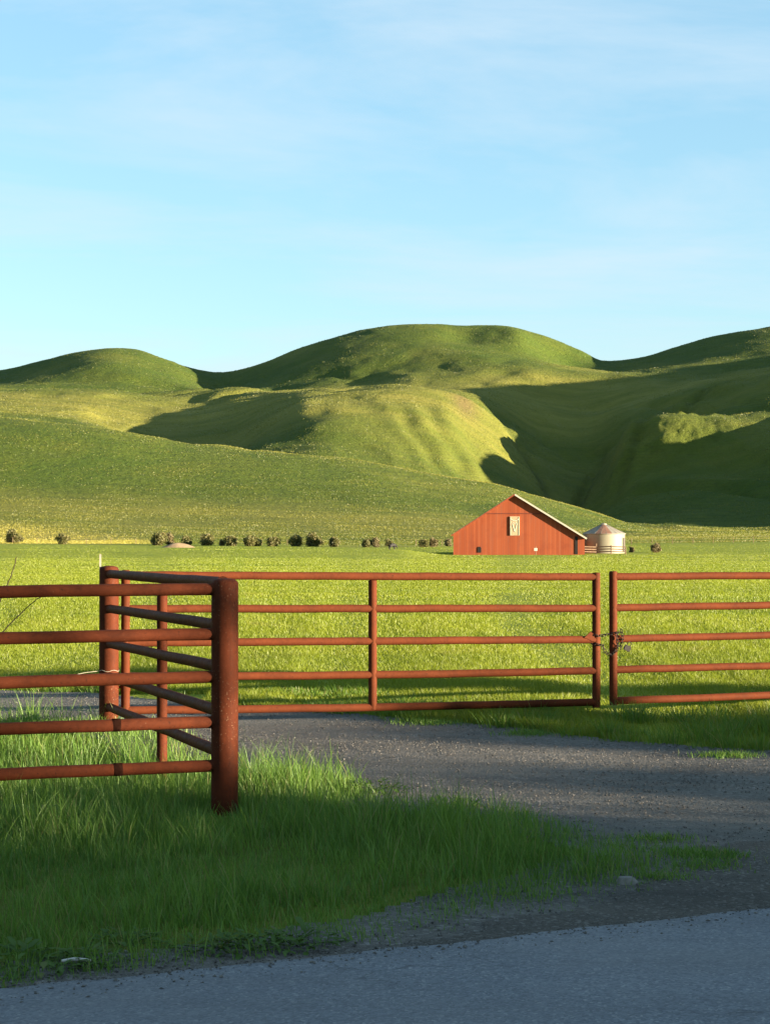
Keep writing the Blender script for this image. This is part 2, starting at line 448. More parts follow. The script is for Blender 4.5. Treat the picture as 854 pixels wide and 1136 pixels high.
M_stalk = simple('dry_stalk', (0.10, 0.075, 0.035), 0.9, 0.3, 8)

def ground_mat():
    m, t, o = mat('ground_cover'); N = NT(t)
    p = N.pos()
    cov = N.attr('cover'); sp = N.n('ShaderNodeSeparateColor'); N.l(cov.outputs['Color'], sp.inputs[0])
    dry, soil, hill = sp.outputs[0], sp.outputs[1], sp.outputs[2]
    n1 = N.noise(0.02, 5, 0.6, p); n2 = N.noise(0.12, 6, 0.65, p); n3 = N.noise(0.7, 5, 0.7, p)
    # field base under the blades
    cf = N.mix(N.rng(n2, 0.3, 0.7), (0.30, 0.37, 0.022), (0.41, 0.45, 0.036))
    cf = N.mix(N.rng(n3, 0.35, 0.75, 0, 0.5), cf, (0.08, 0.11, 0.02))
    # hill turf
    ch = N.mix(N.rng(n1, 0.35, 0.65), (0.085, 0.140, 0.016), (0.145, 0.185, 0.024))
    ch = N.mix(N.rng(n2, 0.40, 0.68, 0, 0.75), ch, (0.066, 0.112, 0.015))
    spk = N.rng(N.noise(0.34, 4, 0.75, p), 0.53, 0.66, 0, 0.6)
    ch = N.mix(spk, ch, (0.050, 0.078, 0.018))
    ch = N.mix(N.rng(n3, 0.52, 0.75, 0, 0.5), ch, (0.16, 0.18, 0.04))
    sz = N.n('ShaderNodeSeparateXYZ'); N.l(p, sz.inputs[0])
    tz = N.math('ADD', N.math('MULTIPLY', sz.outputs[2], 4.2), N.math('MULTIPLY', N.noise(0.03, 4, 0.6, p), 14.0))
    tr_ = N.math('MULTIPLY', N.rng(N.math('SINE', tz), 0.55, 0.95), N.rng(n1, 0.4, 0.6, 0.1, 0.5))
    ch = N.mix(tr_, ch, (0.065, 0.095, 0.018))
    c = N.mix(hill, cf, ch)
    dn = N.math('MULTIPLY', dry, N.rng(N.noise(0.05, 5, 0.6, N.scale(p, (0.25, 1.6, 1))), 0.25, 0.6, 0.35, 1.0))
    c = N.mix(dn, c, N.mix(N.rng(n2, 0.3, 0.7), (0.36, 0.32, 0.06), (0.47, 0.41, 0.095)))
    c = N.mix(N.math('MULTIPLY', soil, N.rng(n3, 0.3, 0.7, 0.4, 1.0)), c, (0.22, 0.14, 0.075))
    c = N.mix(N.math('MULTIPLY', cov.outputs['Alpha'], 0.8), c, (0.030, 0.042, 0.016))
    hb = N.math('ADD', N.math('MULTIPLY', N.noise(0.4, 6, 0.7, p), 1.0), N.math('MULTIPLY', n3, 0.35))
    bp = N.n('ShaderNodeBump'); bp.inputs['Distance'].default_value = 2.2
    N.l(hb, bp.inputs['Height']); N.l(N.rng(hill, 0, 1, 0.1, 0.75), bp.inputs['Strength'])
    N.bsdf(o, c, 0.95, bp.outputs[0], 0, 0.1)
    return m
M_ground = ground_mat()

def gravel_mat(name, c1, c2, c3, sc_=1.0, bd=0.012):
    m, t, o = mat(name); N = NT(t)
    p = N.pos()
    v = N.n('ShaderNodeTexVoronoi'); v.inputs['Scale'].default_value = 48 * sc_; N.l(p, v.inputs['Vector'])
    v2 = N.n('ShaderNodeTexVoronoi'); v2.inputs['Scale'].default_value = 120 * sc_; N.l(p, v2.inputs['Vector'])
    sp = N.n('ShaderNodeSeparateColor'); N.l(v.outputs['Color'], sp.inputs[0])
    c = N.mix(sp.outputs[0], c1, c2)
    c = N.mix(N.rng(sp.outputs[1], 0.86, 0.92), c, c3)
    big = N.noise(1.1, 5, 0.6, p); lane = N.noise(0.9, 4, 0.6, N.scale(p, (0.35, 1.5, 1)))
    c = N.mix(N.rng(big, 0.35, 0.7, 0, 0.55), c, tuple(x * 0.55 for x in c1))
    c = N.mix(N.rng(lane, 0.45, 0.65, 0, 0.7), c, tuple(x * 1.05 for x in c2))
    c = N.mix(N.rng(N.noise(0.55, 5, 0.65, N.scale(p, (0.3, 1.7, 1))), 0.52, 0.72, 0, 0.6), c, tuple(x * 0.5 for x in c1))
    h = N.math('SUBTRACT', N.math('MULTIPLY', N.noise(7, 5, 0.6, p), 1.4), v.outputs['Distance'])
    h = N.math('SUBTRACT', h, N.math('MULTIPLY', v2.outputs['Distance'], 0.5))
    N.bsdf(o, c, 0.9, N.bump(h, 0.9, bd), 0, 0.25)
    return m
M_gravel = gravel_mat('gravel', (0.118, 0.107, 0.094), (0.215, 0.196, 0.170), (0.33, 0.31, 0.285), 1.0)
M_dirt = gravel_mat('shoulder_dirt', (0.085, 0.074, 0.06), (0.16, 0.14, 0.115), (0.3, 0.28, 0.25), 1.3)
def asphalt():
    m, t, o = mat('asphalt'); N = NT(t)
    p = N.pos()
    v = N.n('ShaderNodeTexVoronoi'); v.inputs['Scale'].default_value = 95; N.l(p, v.inputs['Vector'])
    sp = N.n('ShaderNodeSeparateColor'); N.l(v.outputs['Color'], sp.inputs[0])
    c = N.mix(sp.outputs[0], (0.145, 0.158, 0.185), (0.275, 0.295, 0.33))
    c = N.mix(N.rng(sp.outputs[1], 0.9, 0.96), c, (0.38, 0.39, 0.40))
    rot = N.n('ShaderNodeMapping'); rot.inputs['Rotation'].default_value = (0, 0, R(-25)); rot.inputs['Scale'].default_value = (0.35, 2.2, 1)
    N.l(p, rot.inputs[0])
    c = N.mix(N.rng(N.noise(1.3, 5, 0.6, rot.outputs[0]), 0.38, 0.7, 0, 0.45), c, (0.135, 0.138, 0.15))
    c = N.mix(N.rng(N.noise(0.8, 6, 0.65, p), 0.45, 0.75, 0, 0.4), c, (0.33, 0.33, 0.33))
    vc = N.n('ShaderNodeTexVoronoi'); vc.feature = 'DISTANCE_TO_EDGE'; vc.inputs['Scale'].default_value = 0.8
    wp = N.n('ShaderNodeVectorMath'); wp.operation = 'ADD'; N.l(p, wp.inputs[0])
    nz = N.n('ShaderNodeTexNoise'); nz.inputs['Scale'].default_value = 2.5; nz.inputs['Detail'].default_value = 6; N.l(p, nz.inputs['Vector']); N.l(nz.outputs['Color'], wp.inputs[1])
    N.l(wp.outputs[0], vc.inputs['Vector'])
    ck = N.math('MULTIPLY', N.rng(vc.outputs['Distance'], 0.004, 0.012, 1, 0), N.rng(N.noise(0.7, 3, 0.5, p), 0.5, 0.58, 0, 0.4))
    c = N.mix(ck, c, (0.05, 0.052, 0.058))
    h = N.math('SUBTRACT', N.noise(30, 4, 0.6, p), N.math('MULTIPLY', v.outputs['Distance'], 0.8))
    h = N.math('SUBTRACT', h, N.math('MULTIPLY', ck, 1.5))
    N.bsdf(o, c, 0.85, N.bump(h, 0.7, 0.006), 0, 0.3)
    return m
M_asphalt = asphalt()

# ------------------------------------------------------------------ ground sheet, to the horizon
tt = np.concatenate([np.linspace(-3.2, -0.75, 60, False), np.linspace(-0.75, -0.27, 70, False), np.linspace(-0.27, 0.27, 460, False),
                     np.linspace(0.27, 1.05, 130, False), np.linspace(1.05, 3.2, 40)])
yy = np.concatenate([np.linspace(-60, 4, 26, False), np.linspace(4, 22, 110, False), np.geomspace(22, 420, 130, False),
                     np.linspace(420, 1560, 360, False), np.linspace(1560, 2300, 40)])
TT, YY = np.meshgrid(tt, yy)
XX = TT * (YY + 62)
ZZ = ground_z(XX, YY) - 0.012
# everything behind the last hills falls away and is out of sight
nx, ny = len(tt), len(yy)
idx = np.arange(nx * ny).reshape(ny, nx)
quads = np.stack([idx[:-1, :-1], idx[:-1, 1:], idx[1:, 1:], idx[1:, :-1]], -1).reshape(-1, 4)
PX = 427 + 2000 * XX / np.maximum(YY, 20)
hill = sstep(335, 400, YY)
edge = 165 + 40 * fbm(XX / 40, YY / 20, 3, 31)
dry = 0.95 * sstep(300, 312, YY) * (1 - sstep(400, 450, YY + 0.30 * PX)) * (1 - sstep(edge - 40, edge + 30, PX))        # pale wedge of stubble on the left
dry = np.maximum(dry, 0.75 * sstep(286, 292, YY) * (1 - sstep(304, 312, YY)) * sstep(300, 420, PX) * (1 - sstep(500, 520, PX)))  # dry strip by the shrubs
dry = np.maximum(dry, 0.42 * sstep(380, 410, YY) * (1 - sstep(480, 520, YY + 12 * fbm(XX / 30, YY / 30, 2, 3))))      # mown foot of the near hill
dry = np.maximum(dry, 0.75 * sstep(800, 900, YY) * (1 - sstep(1180, 1260, YY)) * np.clip(0.5 + 0.9 * fbm(XX / 120, YY / 90, 3, 41), 0, 1))
dry = np.maximum(dry, 0.35 * sstep(460, 560, YY) * np.clip(fbm(XX / 60, YY / 80, 3, 44) * 1.5, 0, 1))
dry = np.maximum(dry, 0.5 * sstep(596, 612, YY) * (1 - sstep(625, 660, YY)) * sstep(-100, 300, PX))  # sunlit crest edge of the near hill painted in as yellow
dry = np.maximum(dry, 0.3 * np.exp(-((YY - 900) / 110) ** 2) * np.exp(-((PX - 440) / 90) ** 2))   # sunlit look of the middle knoll painted in as yellower turf
soil = 0.9 * np.exp(-((PX - 515) / 14) ** 2 - ((YY - 985) / 40) ** 2) + 0.7 * np.exp(-((PX - 105) / 14) ** 2 - ((YY - 850) / 30) ** 2)
soil = np.clip(soil + 0.4 * np.exp(-((PX - 150) / 25) ** 2 - ((YY - 905) / 15) ** 2), 0, 1)
g1_ = np.exp(-((PX - (640 + 0.22 * (YY - 900)) - 10 * fbm(YY / 30, YY * 0, 3, 61)) / 7) ** 2) * sstep(740, 800, YY) * (1 - sstep(980, 1060, YY))
g2_ = np.exp(-((PX - (628 - 0.42 * (YY - 860)) - 10 * fbm(YY / 25, YY * 0, 3, 64)) / 6) ** 2) * sstep(800, 840, YY) * (1 - sstep(1010, 1060, YY))
g3_ = np.exp(-((PX - (690 + 0.55 * (YY - 880)) - 10 * fbm(YY / 25, YY * 0, 3, 67)) / 7) ** 2) * sstep(850, 890, YY) * (1 - sstep(1060, 1110, YY))
brush = np.clip(0.55 * (g1_ + g2_ + 0.6 * g3_) * (0.7 + 0.8 * fbm(XX / 9, YY / 14, 3, 69)), 0, 1)
brush = np.maximum(brush, 0.7 * (1 - sstep(13.0, 16.0, YY)))     # darker ground tone under and around the verge grass
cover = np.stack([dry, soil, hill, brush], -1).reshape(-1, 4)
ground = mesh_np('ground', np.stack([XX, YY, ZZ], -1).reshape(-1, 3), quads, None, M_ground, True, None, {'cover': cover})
tag(ground, 'green pasture running back to rounded grassy hills', 'ground', None, 'structure')

# ------------------------------------------------------------------ driveway, shoulder, road
VERGE = [(-1.45,6.10),(-1.13,6.48),(-0.80,6.64),(-0.46,6.80),(-0.17,6.94),(0.0,7.08),(0.37,7.46),(0.72,7.92),(1.12,8.48),(1.46,8.92),
         (1.74,9.50),(1.60,9.88),(1.25,10.34),(0.92,10.68),(0.52,11.22),(0.25,11.53),(0.02,12.12),(-0.23,12.40),(-0.62,12.88),(-0.90,13.19),
         (-1.1,13.7),(-1.35,14.0),(-1.66,14.58),(-1.88,15.25),(-2.2,15.75),(-2.6,15.95),(-3.45,16.15),(-7,15.2),(-30,8),(-30,-7.2)]
DRIVE = [(-30,11.0),(-9,17.6),(-6,19.0),(-4.16,19.45),(-3.03,19.1),(-1.54,17.42),(-0.40,16.97),(0.19,16.46),(1.04,15.68),(1.60,15.04),(1.99,14.58),(2.5,14.2),(3.0,14.02),
         (4.2,14.2),(5.5,15.2),(7.0,15.0),(9.0,13.6),(12,13.2),(16,15.0),(16,10),(-30,-12),(-30,8)]
ROAD_S, ROAD_C = 0.466, 7.16           # road edge y = C + S x
def road_edge(x): return ROAD_C + ROAD_S * x + 0.02 * (x - 0.2) ** 2 * np.exp(-(x / 4) ** 2)
def sheet(name, x0, x1, y0, y1, step, test, dz, m):
    xs = np.arange(x0, x1, step); ys = np.arange(y0, y1, step)
    X, Y = np.meshgrid(xs, ys)
    Z = ground_z(X, Y) + dz
    ok = test(X[:-1, :-1] + step / 2, Y[:-1, :-1] + step / 2)
    id_ = np.arange(X.size).reshape(X.shape)
    q = np.stack([id_[:-1, :-1], id_[:-1, 1:], id_[1:, 1:], id_[1:, :-1]], -1)[ok]
    u, inv = np.unique(q.ravel(), return_inverse=True)
    V = np.stack([X, Y, Z], -1).reshape(-1, 3)[u]
    return mesh_np(name, V, inv.reshape(-1, 4), None, m)
def verge_soft(x, y, r):
    return sum(in_poly(x + r * math.cos(a), y + r * math.sin(a), VERGE).astype(float) for a in np.arange(8) * math.pi / 4) / 8
def verge_deep(x, y): return verge_soft(x, y, 0.65) > 0.95
def is_drive(x, y):
    jx = x + 0.10 * fbm(x * 2, y * 2, 3, 51); jy = y + 0.10 * fbm(x * 2, y * 2, 3, 57)
    return in_poly(jx, jy, DRIVE) & ~verge_deep(jx, jy) & (y > road_edge(x) - 0.3)
dw = sheet('driveway', -14, 14, -1, 21, 0.07, is_drive, 0.0, M_gravel)
tag(dw, 'grey gravel driveway curving from the road through the gates', 'driveway', None, 'structure')
def is_sh(x, y):
    e = road_edge(x)
    wv = 0.95 + 0.35 * fbm(x * 1.3, y * 1.3, 4, 61) + 0.55 * sstep(0.2, 1.4, x)
    return (y > e - 0.25) & (y < e + wv) & (verge_soft(x + 0.25 * fbm(x * 1.7, y * 1.7, 4, 81), y + 0.25 * fbm(x * 1.7, y * 1.7, 4, 86), 0.12) < 0.6)
sh = sheet('road_shoulder', -14, 14, -1, 17, 0.07, is_sh, 0.005, M_dirt)
tag(sh, 'dark dirt and gravel shoulder along the road edge', 'shoulder', None, 'structure')
# road: crowned strip with a broken thin edge
xs = np.concatenate([np.linspace(-160, -6, 60, False), np.linspace(-6, 6, 400, False), np.linspace(6, 160, 60)])
off = [(0.00, -0.004), (-0.02, 0.022), (-0.08, 0.030), (-0.5, 0.034), (-1.5, 0.05), (-3.6, 0.09), (-6.6, 0.04), (-7.1, 0.03), (-7.2, -0.004)]
V = []
for o_, z_ in off:
    e = road_edge(xs) + (0.06 * fbm(xs * 3, xs * 0, 5, 71) + 0.02 * fbm(xs * 17, xs * 0, 2, 73)) * (1 if o_ > -0.4 else 0)
    V.append(np.stack([xs, e + o_ * 1.1, np.full_like(xs, z_)], -1))
V = np.array(V).reshape(-1, 3); n = len(xs)
q = [(k * n + i, (k + 1) * n + i, (k + 1) * n + i + 1, k * n + i + 1) for k in range(len(off) - 1) for i in range(n - 1)]
rd = mesh_np('road', V, q, None, M_asphalt)
tag(rd, 'worn grey asphalt road crossing the foreground', 'road', None, 'structure')

# ------------------------------------------------------------------ fence and gates (pipe)
u = Vector((0.958, 0.287, 0)).normalized()        # along the property line, left to right and away
v = Vector((-u.y, u.x, 0))                        # away from the road
P1 = Vector((-0.962, 10.85, 0))                   # near corner post
P2 = Vector((-2.365, 15.48, 0))                   # far corner post, hinge post of the gate
fence = empty('pipe_fence', P1)
tag(fence, 'rusty red welded pipe fence with five rails turning back from a thick near corner post', 'fence')
def F(o, root):                                  # world-space mesh under a root
    o.parent = root; o.matrix_parent_inverse = Matrix.Translation(-root.location); return o
def pm(): return MB()
b = pm(); b.post(P1.x, P1.y, -0.15, 1.402, 0.081, dome=0.03); near_post = F(b.build('post', M_post), fence)
near_post['label'] = 'thick near corner post with chipped paint'
b = pm(); b.post(P2.x, P2.y, -0.25, 1.402, 0.083, dome=0.03); F(b.build('post', M_post), fence)
mid = P1.lerp(P2, 0.515) + Vector((0.05, 0.015, 0))
b = pm(); b.tube([(mid.x, mid.y, -0.4), (mid.x, mid.y, 1.30)], 0.039); F(b.build('post', M_pipe), fence)
PL = P1 - u * 4.6
b = pm(); b.post(PL.x, PL.y, -0.15, 1.40, 0.081, dome=0.03); F(b.build('post', M_post), fence)
def wob(p0, p1, n_, amp, seed):
    rr = random.Random(seed); out = []
    for i in range(n_ + 1):
        t = i / n_
        p = Vector(p0).lerp(Vector(p1), t)
        e = math.sin(math.pi * t) ** 0.5 if 0 < t < 1 else 0
        out.append(p + Vector((0, 0, rr.uniform(-amp, amp) * e)) + v * rr.uniform(-amp, amp) * e)
    return out
def with_welds(b, p0, p1, r):
    d = (Vector(p1) - Vector(p0)).normalized()
    for p, s in ((Vector(p0), 1), (Vector(p1), -1)):
        b.tube([p - d * s * 0.004, p + d * s * 0.012, p + d * s * 0.022], [r * 1.14, r * 1.1, r * 0.98], 18)
for k, (zn, zl) in enumerate([(1.337, 1.355), (1.068, 1.085), (0.812, 0.825), (0.541, 0.56), (0.279, 0.295)]):
    a = P1 - u * 0.066 + Vector((0, 0, zn)); c = PL + u * 0.066 + Vector((0, 0, zl - 0.03))
    b = pm(); b.tube(wob(a, c, 14, 0.0035, 100 + k), 0.0365, 20); with_welds(b, a, c, 0.0365)
    rl = F(b.build('rail', M_pipe), fence)
    if k >= 3:
        s0 = a.lerp(c, (0.585 if k == 3 else 0.575) / (c - a).length)
        b = pm(); d = (c - a).normalized()
        b.tube([s0 - d * .026, s0 - d * .02, s0 + d * .02, s0 + d * .026], [0.0368, 0.0392, 0.0392, 0.0368], 20)
        sl = b.build('coupling', M_weld, rl)
        sl.matrix_parent_inverse = (fence.matrix_basis @ rl.matrix_parent_inverse @ rl.matrix_basis).inverted()
dv = (P2 - P1).normalized()
for k, (zn, zf) in enumerate([(1.372, 1.332), (1.115, 1.035), (0.862, 0.735), (0.592, 0.455), (0.345, 0.195)]):
    a = P1 + dv * 0.066 + Vector((0, 0, zn)); c = P2 - dv * 0.066 + Vector((0, 0, zf))
    b = pm(); b.tube(wob(a, c, 10, 0.003, 200 + k), 0.0365, 20); with_welds(b, a, c, 0.0365)
    F(b.build('rail', M_pipe), fence)

def gate(name, label, H, E, ztop, zbot, stiles, wobble, extra):
    """H, E: ends on the ground line; z pairs (at H, at E); stiles: fractions; the rails butt against them"""
    g = empty(name, H); tag(g, label, 'gate', 'pipe gates across the driveway')
    d = (E - H); L = d.length; d = d.normalized()
    def zz(f, k): # k 0 top .. 4 bottom
        a = ztop[0] + (zbot[0] - ztop[0]) * k / 4; c = ztop[1] + (zbot[1] - ztop[1]) * k / 4
        return a + (c - a) * f
    r = 0.035
    for f, over, under in stiles:
        p = H + d * L * f
        b = pm(); b.tube([p + Vector((0, 0, zz(f, 4) - under)), p + Vector((0, 0, zz(f, 2))), p + Vector((0, 0, zz(f, 0) + over - .006)), p + Vector((0, 0, zz(f, 0) + over))], [r * 1.08, r * 1.08, r * 1.08, r * 0.8], 20)
        F(b.build('stile', M_gate), g)
    for k in range(5):
        pts = []
        for i in range(25):
            f = i / 24
            p = H + d * L * f
            rr = random.Random(k * 100 + i)
            pts.append(p + Vector((0, 0, zz(f, k) + wobble(f, k) + rr.uniform(-.002, .002))))
        b = pm(); b.tube(pts, r, 20)
        F(b.build('rail', M_gate), g)
    return g, d, L, zz
GH = P2 + Vector((0.137, 0.03, 0)); GE = Vector((1.957, 16.74, 0))
g1, gd, gl_, gz = gate('pipe_gate', 'red five rail pipe gate hinged on far corner post, left of the chain', GH, GE, (1.320, 1.276), (0.160, 0.118),
              [(0.0, 0.045, 0.035), (0.506, -0.035, 0.03), (1.0, 0.042, 0.05)], lambda f, k: -0.012 * math.sin(math.pi * f) * (k > 2), None)
for z in (1.18, 0.36):
    b = pm(); a = P2 + Vector((0.07, 0.01, z)); c = GH + Vector((0, 0, z))
    b.tube([a, c], 0.012, 10); b.tube([c - Vector((0, 0, .035)), c + Vector((0, 0, .035))], 0.043, 18)
    F(b.build('hinge', M_gate), g1)
# latch plate by the end stile
b = pm(); p = GE - gd * 0.05 + Vector((0, 0, gz(1, 2))) - v * 0.038
ex, ez = gd, Vector((0, 0, 1))
prof = [(-0.085, 0.02), (-0.02, 0.075), (0.012, 0.05), (0.03, -0.02), (-0.01, -0.012), (-0.05, 0.01)]
Mx = Matrix((( ex.x, v.x, 0, p.x), (ex.y, v.y, 0, p.y), (0, 0, 1, p.z), (0, 0, 0, 1)))
b.prism(prof, 0.012, Mx); F(b.build('latch_plate', M_gate, None, False), g1)
S2 = Vector((2.122, 16.80, 0)); E2 = S2 + Vector((0.955, 0.297, 0)).normalized() * 4.2
def wb2(f, k):
    return 0.012 * math.exp(-((f - 0.52) / 0.12) ** 2) * (-1 if k in (0, 3) else 0.6) + 0.018 * max(0, f - 0.35)
g2, _, _, gz2 = gate('pipe_gate', 'red five rail pipe gate with slightly bent rails, right of the chain', S2, E2, (1.278, 1.285), (0.124, 0.14),
              [(0.0, 0.052, 0.04), (0.55, -0.035, 0.03), (1.0, 0.04, 0.04)], wb2, None)
GP = E2 + Vector((0.16, 0.05, 0))
b = pm(); b.post(GP.x, GP.y, -0.2, 1.45, 0.083)
gp = b.build('gate_post', M_post); tag(gp, 'thick red hinge post at the right end of the gates', 'post')
for z in (1.18, 0.36):
    b = pm(); b.tube([GP + Vector((-.07, -.02, z)), E2 + Vector((0, 0, z))], 0.012, 10); F(b.build('hinge', M_gate), g2)

# chain and padlock
def link_mesh(b, c, d, side, ln=0.042, wd=0.024, r=0.0037):
    d = d.normalized(); s = side - d * side.dot(d); s.normalize()
    pts = []
    hl = (ln - wd) / 2
    for i in range(14):
        a = 2 * math.pi * i / 14
        ca, sa = math.cos(a), math.sin(a)
        pts.append(c + d * (ca * wd / 2 + (hl if ca > 0 else -hl)) + s * sa * wd / 2)
    pts.append(pts[0])
    b.tube(pts, r, 6, False)
def chain_along(b, path):
    path = [Vector(p) for p in path]; seg = []; L = 0
    for a, c in zip(path, path[1:]): seg.append((L, a, c)); L += (c - a).length
    n_ = int(L / 0.031)
    for i in range(n_):
        s = (i + .5) * L / n_
        for (l0, a, c) in seg:
            if l0 <= s <= l0 + (c - a).length + 1e-6:
                d = c - a; p = a + d * ((s - l0) / d.length)
                side = Vector((0, 0, 1)).cross(d)
                if side.length < 1e-3: side = u.copy()
                side.normalize(); up = d.cross(side).normalized()
                link_mesh(b, p, d, (side + up) if i % 2 else (side - up)); break
def around(c, z, r, a0, a1, n_=8, dz=0):
    out = []
    for i in range(n_ + 1):
        a = a0 + (a1 - a0) * i / n_
        out.append((c.x + r * math.cos(a), c.y + r * math.sin(a), z + dz * i / n_))
    return out
b = pm()
fr = -v
zc = 0.735
pA = GE + fr * 0.052; pB = S2 + fr * 0.052
chain_along(b, around(GE, zc + 0.03, 0.052, math.pi * .55, math.pi * 1.5, 8, -0.03) + [tuple(GE + gd * .055 + fr * .02 + Vector((0, 0, zc))), tuple(S2 - gd * .05 + fr * .03 + Vector((0, 0, zc + .012))), tuple(pB + Vector((0, 0, zc + .02))), tuple(S2 + gd * .06 + fr * .03 + Vector((0, 0, zc + .03)))])
chain_along(b, around(GE, zc - 0.06, 0.05, math.pi * .6, math.pi * 1.5, 8, -0.02) + [tuple(GE + gd * .05 + fr * .03 + Vector((0, 0, zc - .09))), tuple(GE + gd * .085 + fr * .02 + Vector((0, 0, zc - .16))), tuple(S2 - gd * .04 + fr * .035 + Vector((0, 0, zc - .185))), tuple(pB + Vector((0, 0, zc - .15))), tuple(S2 + gd * .055 + fr * .04 + Vector((0, 0, zc - .07)))])
chain_along(b, [tuple(S2 + gd * .06 + fr * .045 + Vector((0, 0, zc + .055))), tuple(S2 + gd * .075 + fr * .05 + Vector((0, 0, zc - .03))), tuple(S2 + gd * .05 + fr * .055 + Vector((0, 0, zc - .13)))])
chain_along(b, [tuple(pB + fr * .01 + Vector((0, 0, zc + .03))), tuple(pB + fr * .012 + gd * .02 + Vector((0, 0, zc - .11)))])
ch = b.build('chain', M_steel); tag(ch, 'dark steel chain tying the two gate ends together', 'chain')
pk = empty('padlock', S2 + gd * .115 + fr * .05 + Vector((0, 0, zc - .145))); tag(pk, 'dark padlock hanging from the chain beside the right gate stile', 'padlock')
b = pm(); b.prism([(-.03, 0), (.03, 0), (.032, .035), (.02, .05), (-.02, .05), (-.032, .035)], 0.025, Matrix.Rotation(R(16), 4, 'Z') @ Matrix.Rotation(R(25), 4, 'Y')); b.build('body', M_brass, pk, True, 30)
b = pm()
b.tube([Matrix.Rotation(R(16), 4, 'Z') @ Matrix.Rotation(R(25), 4, 'Y') @ Vector(p) for p in [(-.017, .012, .045), (-.018, .012, .07), (-.012, .012, .084), (0, .012, .089), (.012, .012, .084), (.018, .012, .07), (.017, .012, .045)]], 0.0045, 8)
b.build('shackle', M_steel, pk)

# thin steel stake beside the far post, tie wire, dry stalks
b = pm()
sx, sy = P2.x - 0.085, P2.y + 0.06
b.box((sx, sy, 0.65), (0.016, 0.004, 1.70)); b.box((sx, sy + 0.0125, 0.65), (0.004, 0.021, 1.70))
st = b.build('steel_stake', M_galv, None, False); tag(st, 'thin pale steel stake standing behind the far corner post', 'stake')
b = pm()
pts = []
for i in range(30):
    a = -2.6 + 4.2 * i / 29
    pts.append((P2.x + 0.087 * math.cos(a), P2.y + 0.087 * math.sin(a), 0.505 + 0.006 * math.sin(a * 5)))
pts = [(P2.x - 0.42, P2.y - 0.30, 0.44), (P2.x - 0.3, P2.y - 0.22, 0.475), (P2.x - 0.18, P2.y - 0.12, 0.495)] + pts
b.tube(pts, 0.0019, 6)
wr = b.build('tie_wire', M_galv); tag(wr, 'loose pale wire wrapped round the far corner post with a tail sticking out left', 'wire')
for i, (pts, lb) in enumerate([
    ([(-2.62, 11.55, 0.0), (-2.58, 11.6, 0.5), (-2.50, 11.62, 0.95), (-2.40, 11.62, 1.10), (-2.26, 11.63, 1.235), (-2.20, 11.63, 1.27)], 'thin dry stalk bending right below the top rail at left edge'),
    ([(-2.72, 11.5, 0.0), (-2.62, 11.55, 0.6), (-2.50, 11.6, 1.15), (-2.43, 11.62, 1.34), (-2.395, 11.63, 1.44), (-2.375, 11.63, 1.52)], 'thin dry stalk rising straight above the top rail at left edge')]):
    b = pm()
    cp = [Vector(p) for p in pts]; sm = []
    for k in range(len(cp) - 1):
        for j in range(5):
            t = j / 5; p0 = cp[max(k - 1, 0)]; p1 = cp[k]; p2 = cp[k + 1]; p3 = cp[min(k + 2, len(cp) - 1)]
            sm.append(0.5 * ((2 * p1) + (p2 - p0) * t + (2 * p0 - 5 * p1 + 4 * p2 - p3) * t * t + (3 * p1 - p0 - 3 * p2 + p3) * t ** 3) + Vector((random.uniform(-.004, .004), 0, 0)))
    sm.append(cp[-1])
    b.tube(sm, [0.0055 - 0.0025 * j / len(sm) for j in range(len(sm))], 6)
    s_ = b.build('dry_stalk', M_stalk); tag(s_, lb, 'weed stalk')

# ------------------------------------------------------------------ grass
def blades(name, x, y, h, wd, m, lean=0.45, seed=1, wind=(-0.10, 0.05), zoff=0.0, la=None, tuft=None):
    g = np.random.default_rng(seed); n_ = len(x)
    z = ground_z(x, y) - 0.015 + zoff
    a = g.uniform(0, 2 * np.pi, n_); ca, sa = np.cos(a), np.sin(a)          # blade facing
    la = g.uniform(0, 2 * np.pi, n_) if la is None else la + g.normal(0, .5, n_)
    lm = h * lean * g.random(n_) ** 0.8
    lx = lm * np.cos(la) + wind[0] * h * g.random(n_); ly = lm * np.sin(la) + wind[1] * h * g.random(n_)
    V = np.zeros((n_, 7, 3), np.float32)
    for k, (t, ww) in enumerate([(0, 1.0), (0.4, 0.85), (0.75, 0.5)]):
        bx = x + lx * t ** 1.7; by = y + ly * t ** 1.7; bz = z + h * (t - 0.12 * t * t)
        V[:, 2*k, 0] = bx - ca * wd * ww / 2; V[:, 2*k, 1] = by - sa * wd * ww / 2; V[:, 2*k, 2] = bz
        V[:, 2*k+1, 0] = bx + ca * wd * ww / 2; V[:, 2*k+1, 1] = by + sa * wd * ww / 2; V[:, 2*k+1, 2] = bz
    V[:, 6, 0] = x + lx; V[:, 6, 1] = y + ly; V[:, 6, 2] = z + h * 0.88
    base = (np.arange(n_) * 7)[:, None]
    q = np.concatenate([base + np.array([0, 1, 3, 2]), base + np.array([2, 3, 5, 4])])
    t = base + np.array([4, 5, 6])
    rn = np.repeat(g.random(n_), 7)
    at = {'rnd': rn}
    if tuft is not None: at['tuft'] = np.repeat(tuft, 7)
    return mesh_np(name, V.reshape(-1, 3), q, t, m, True, None, at)

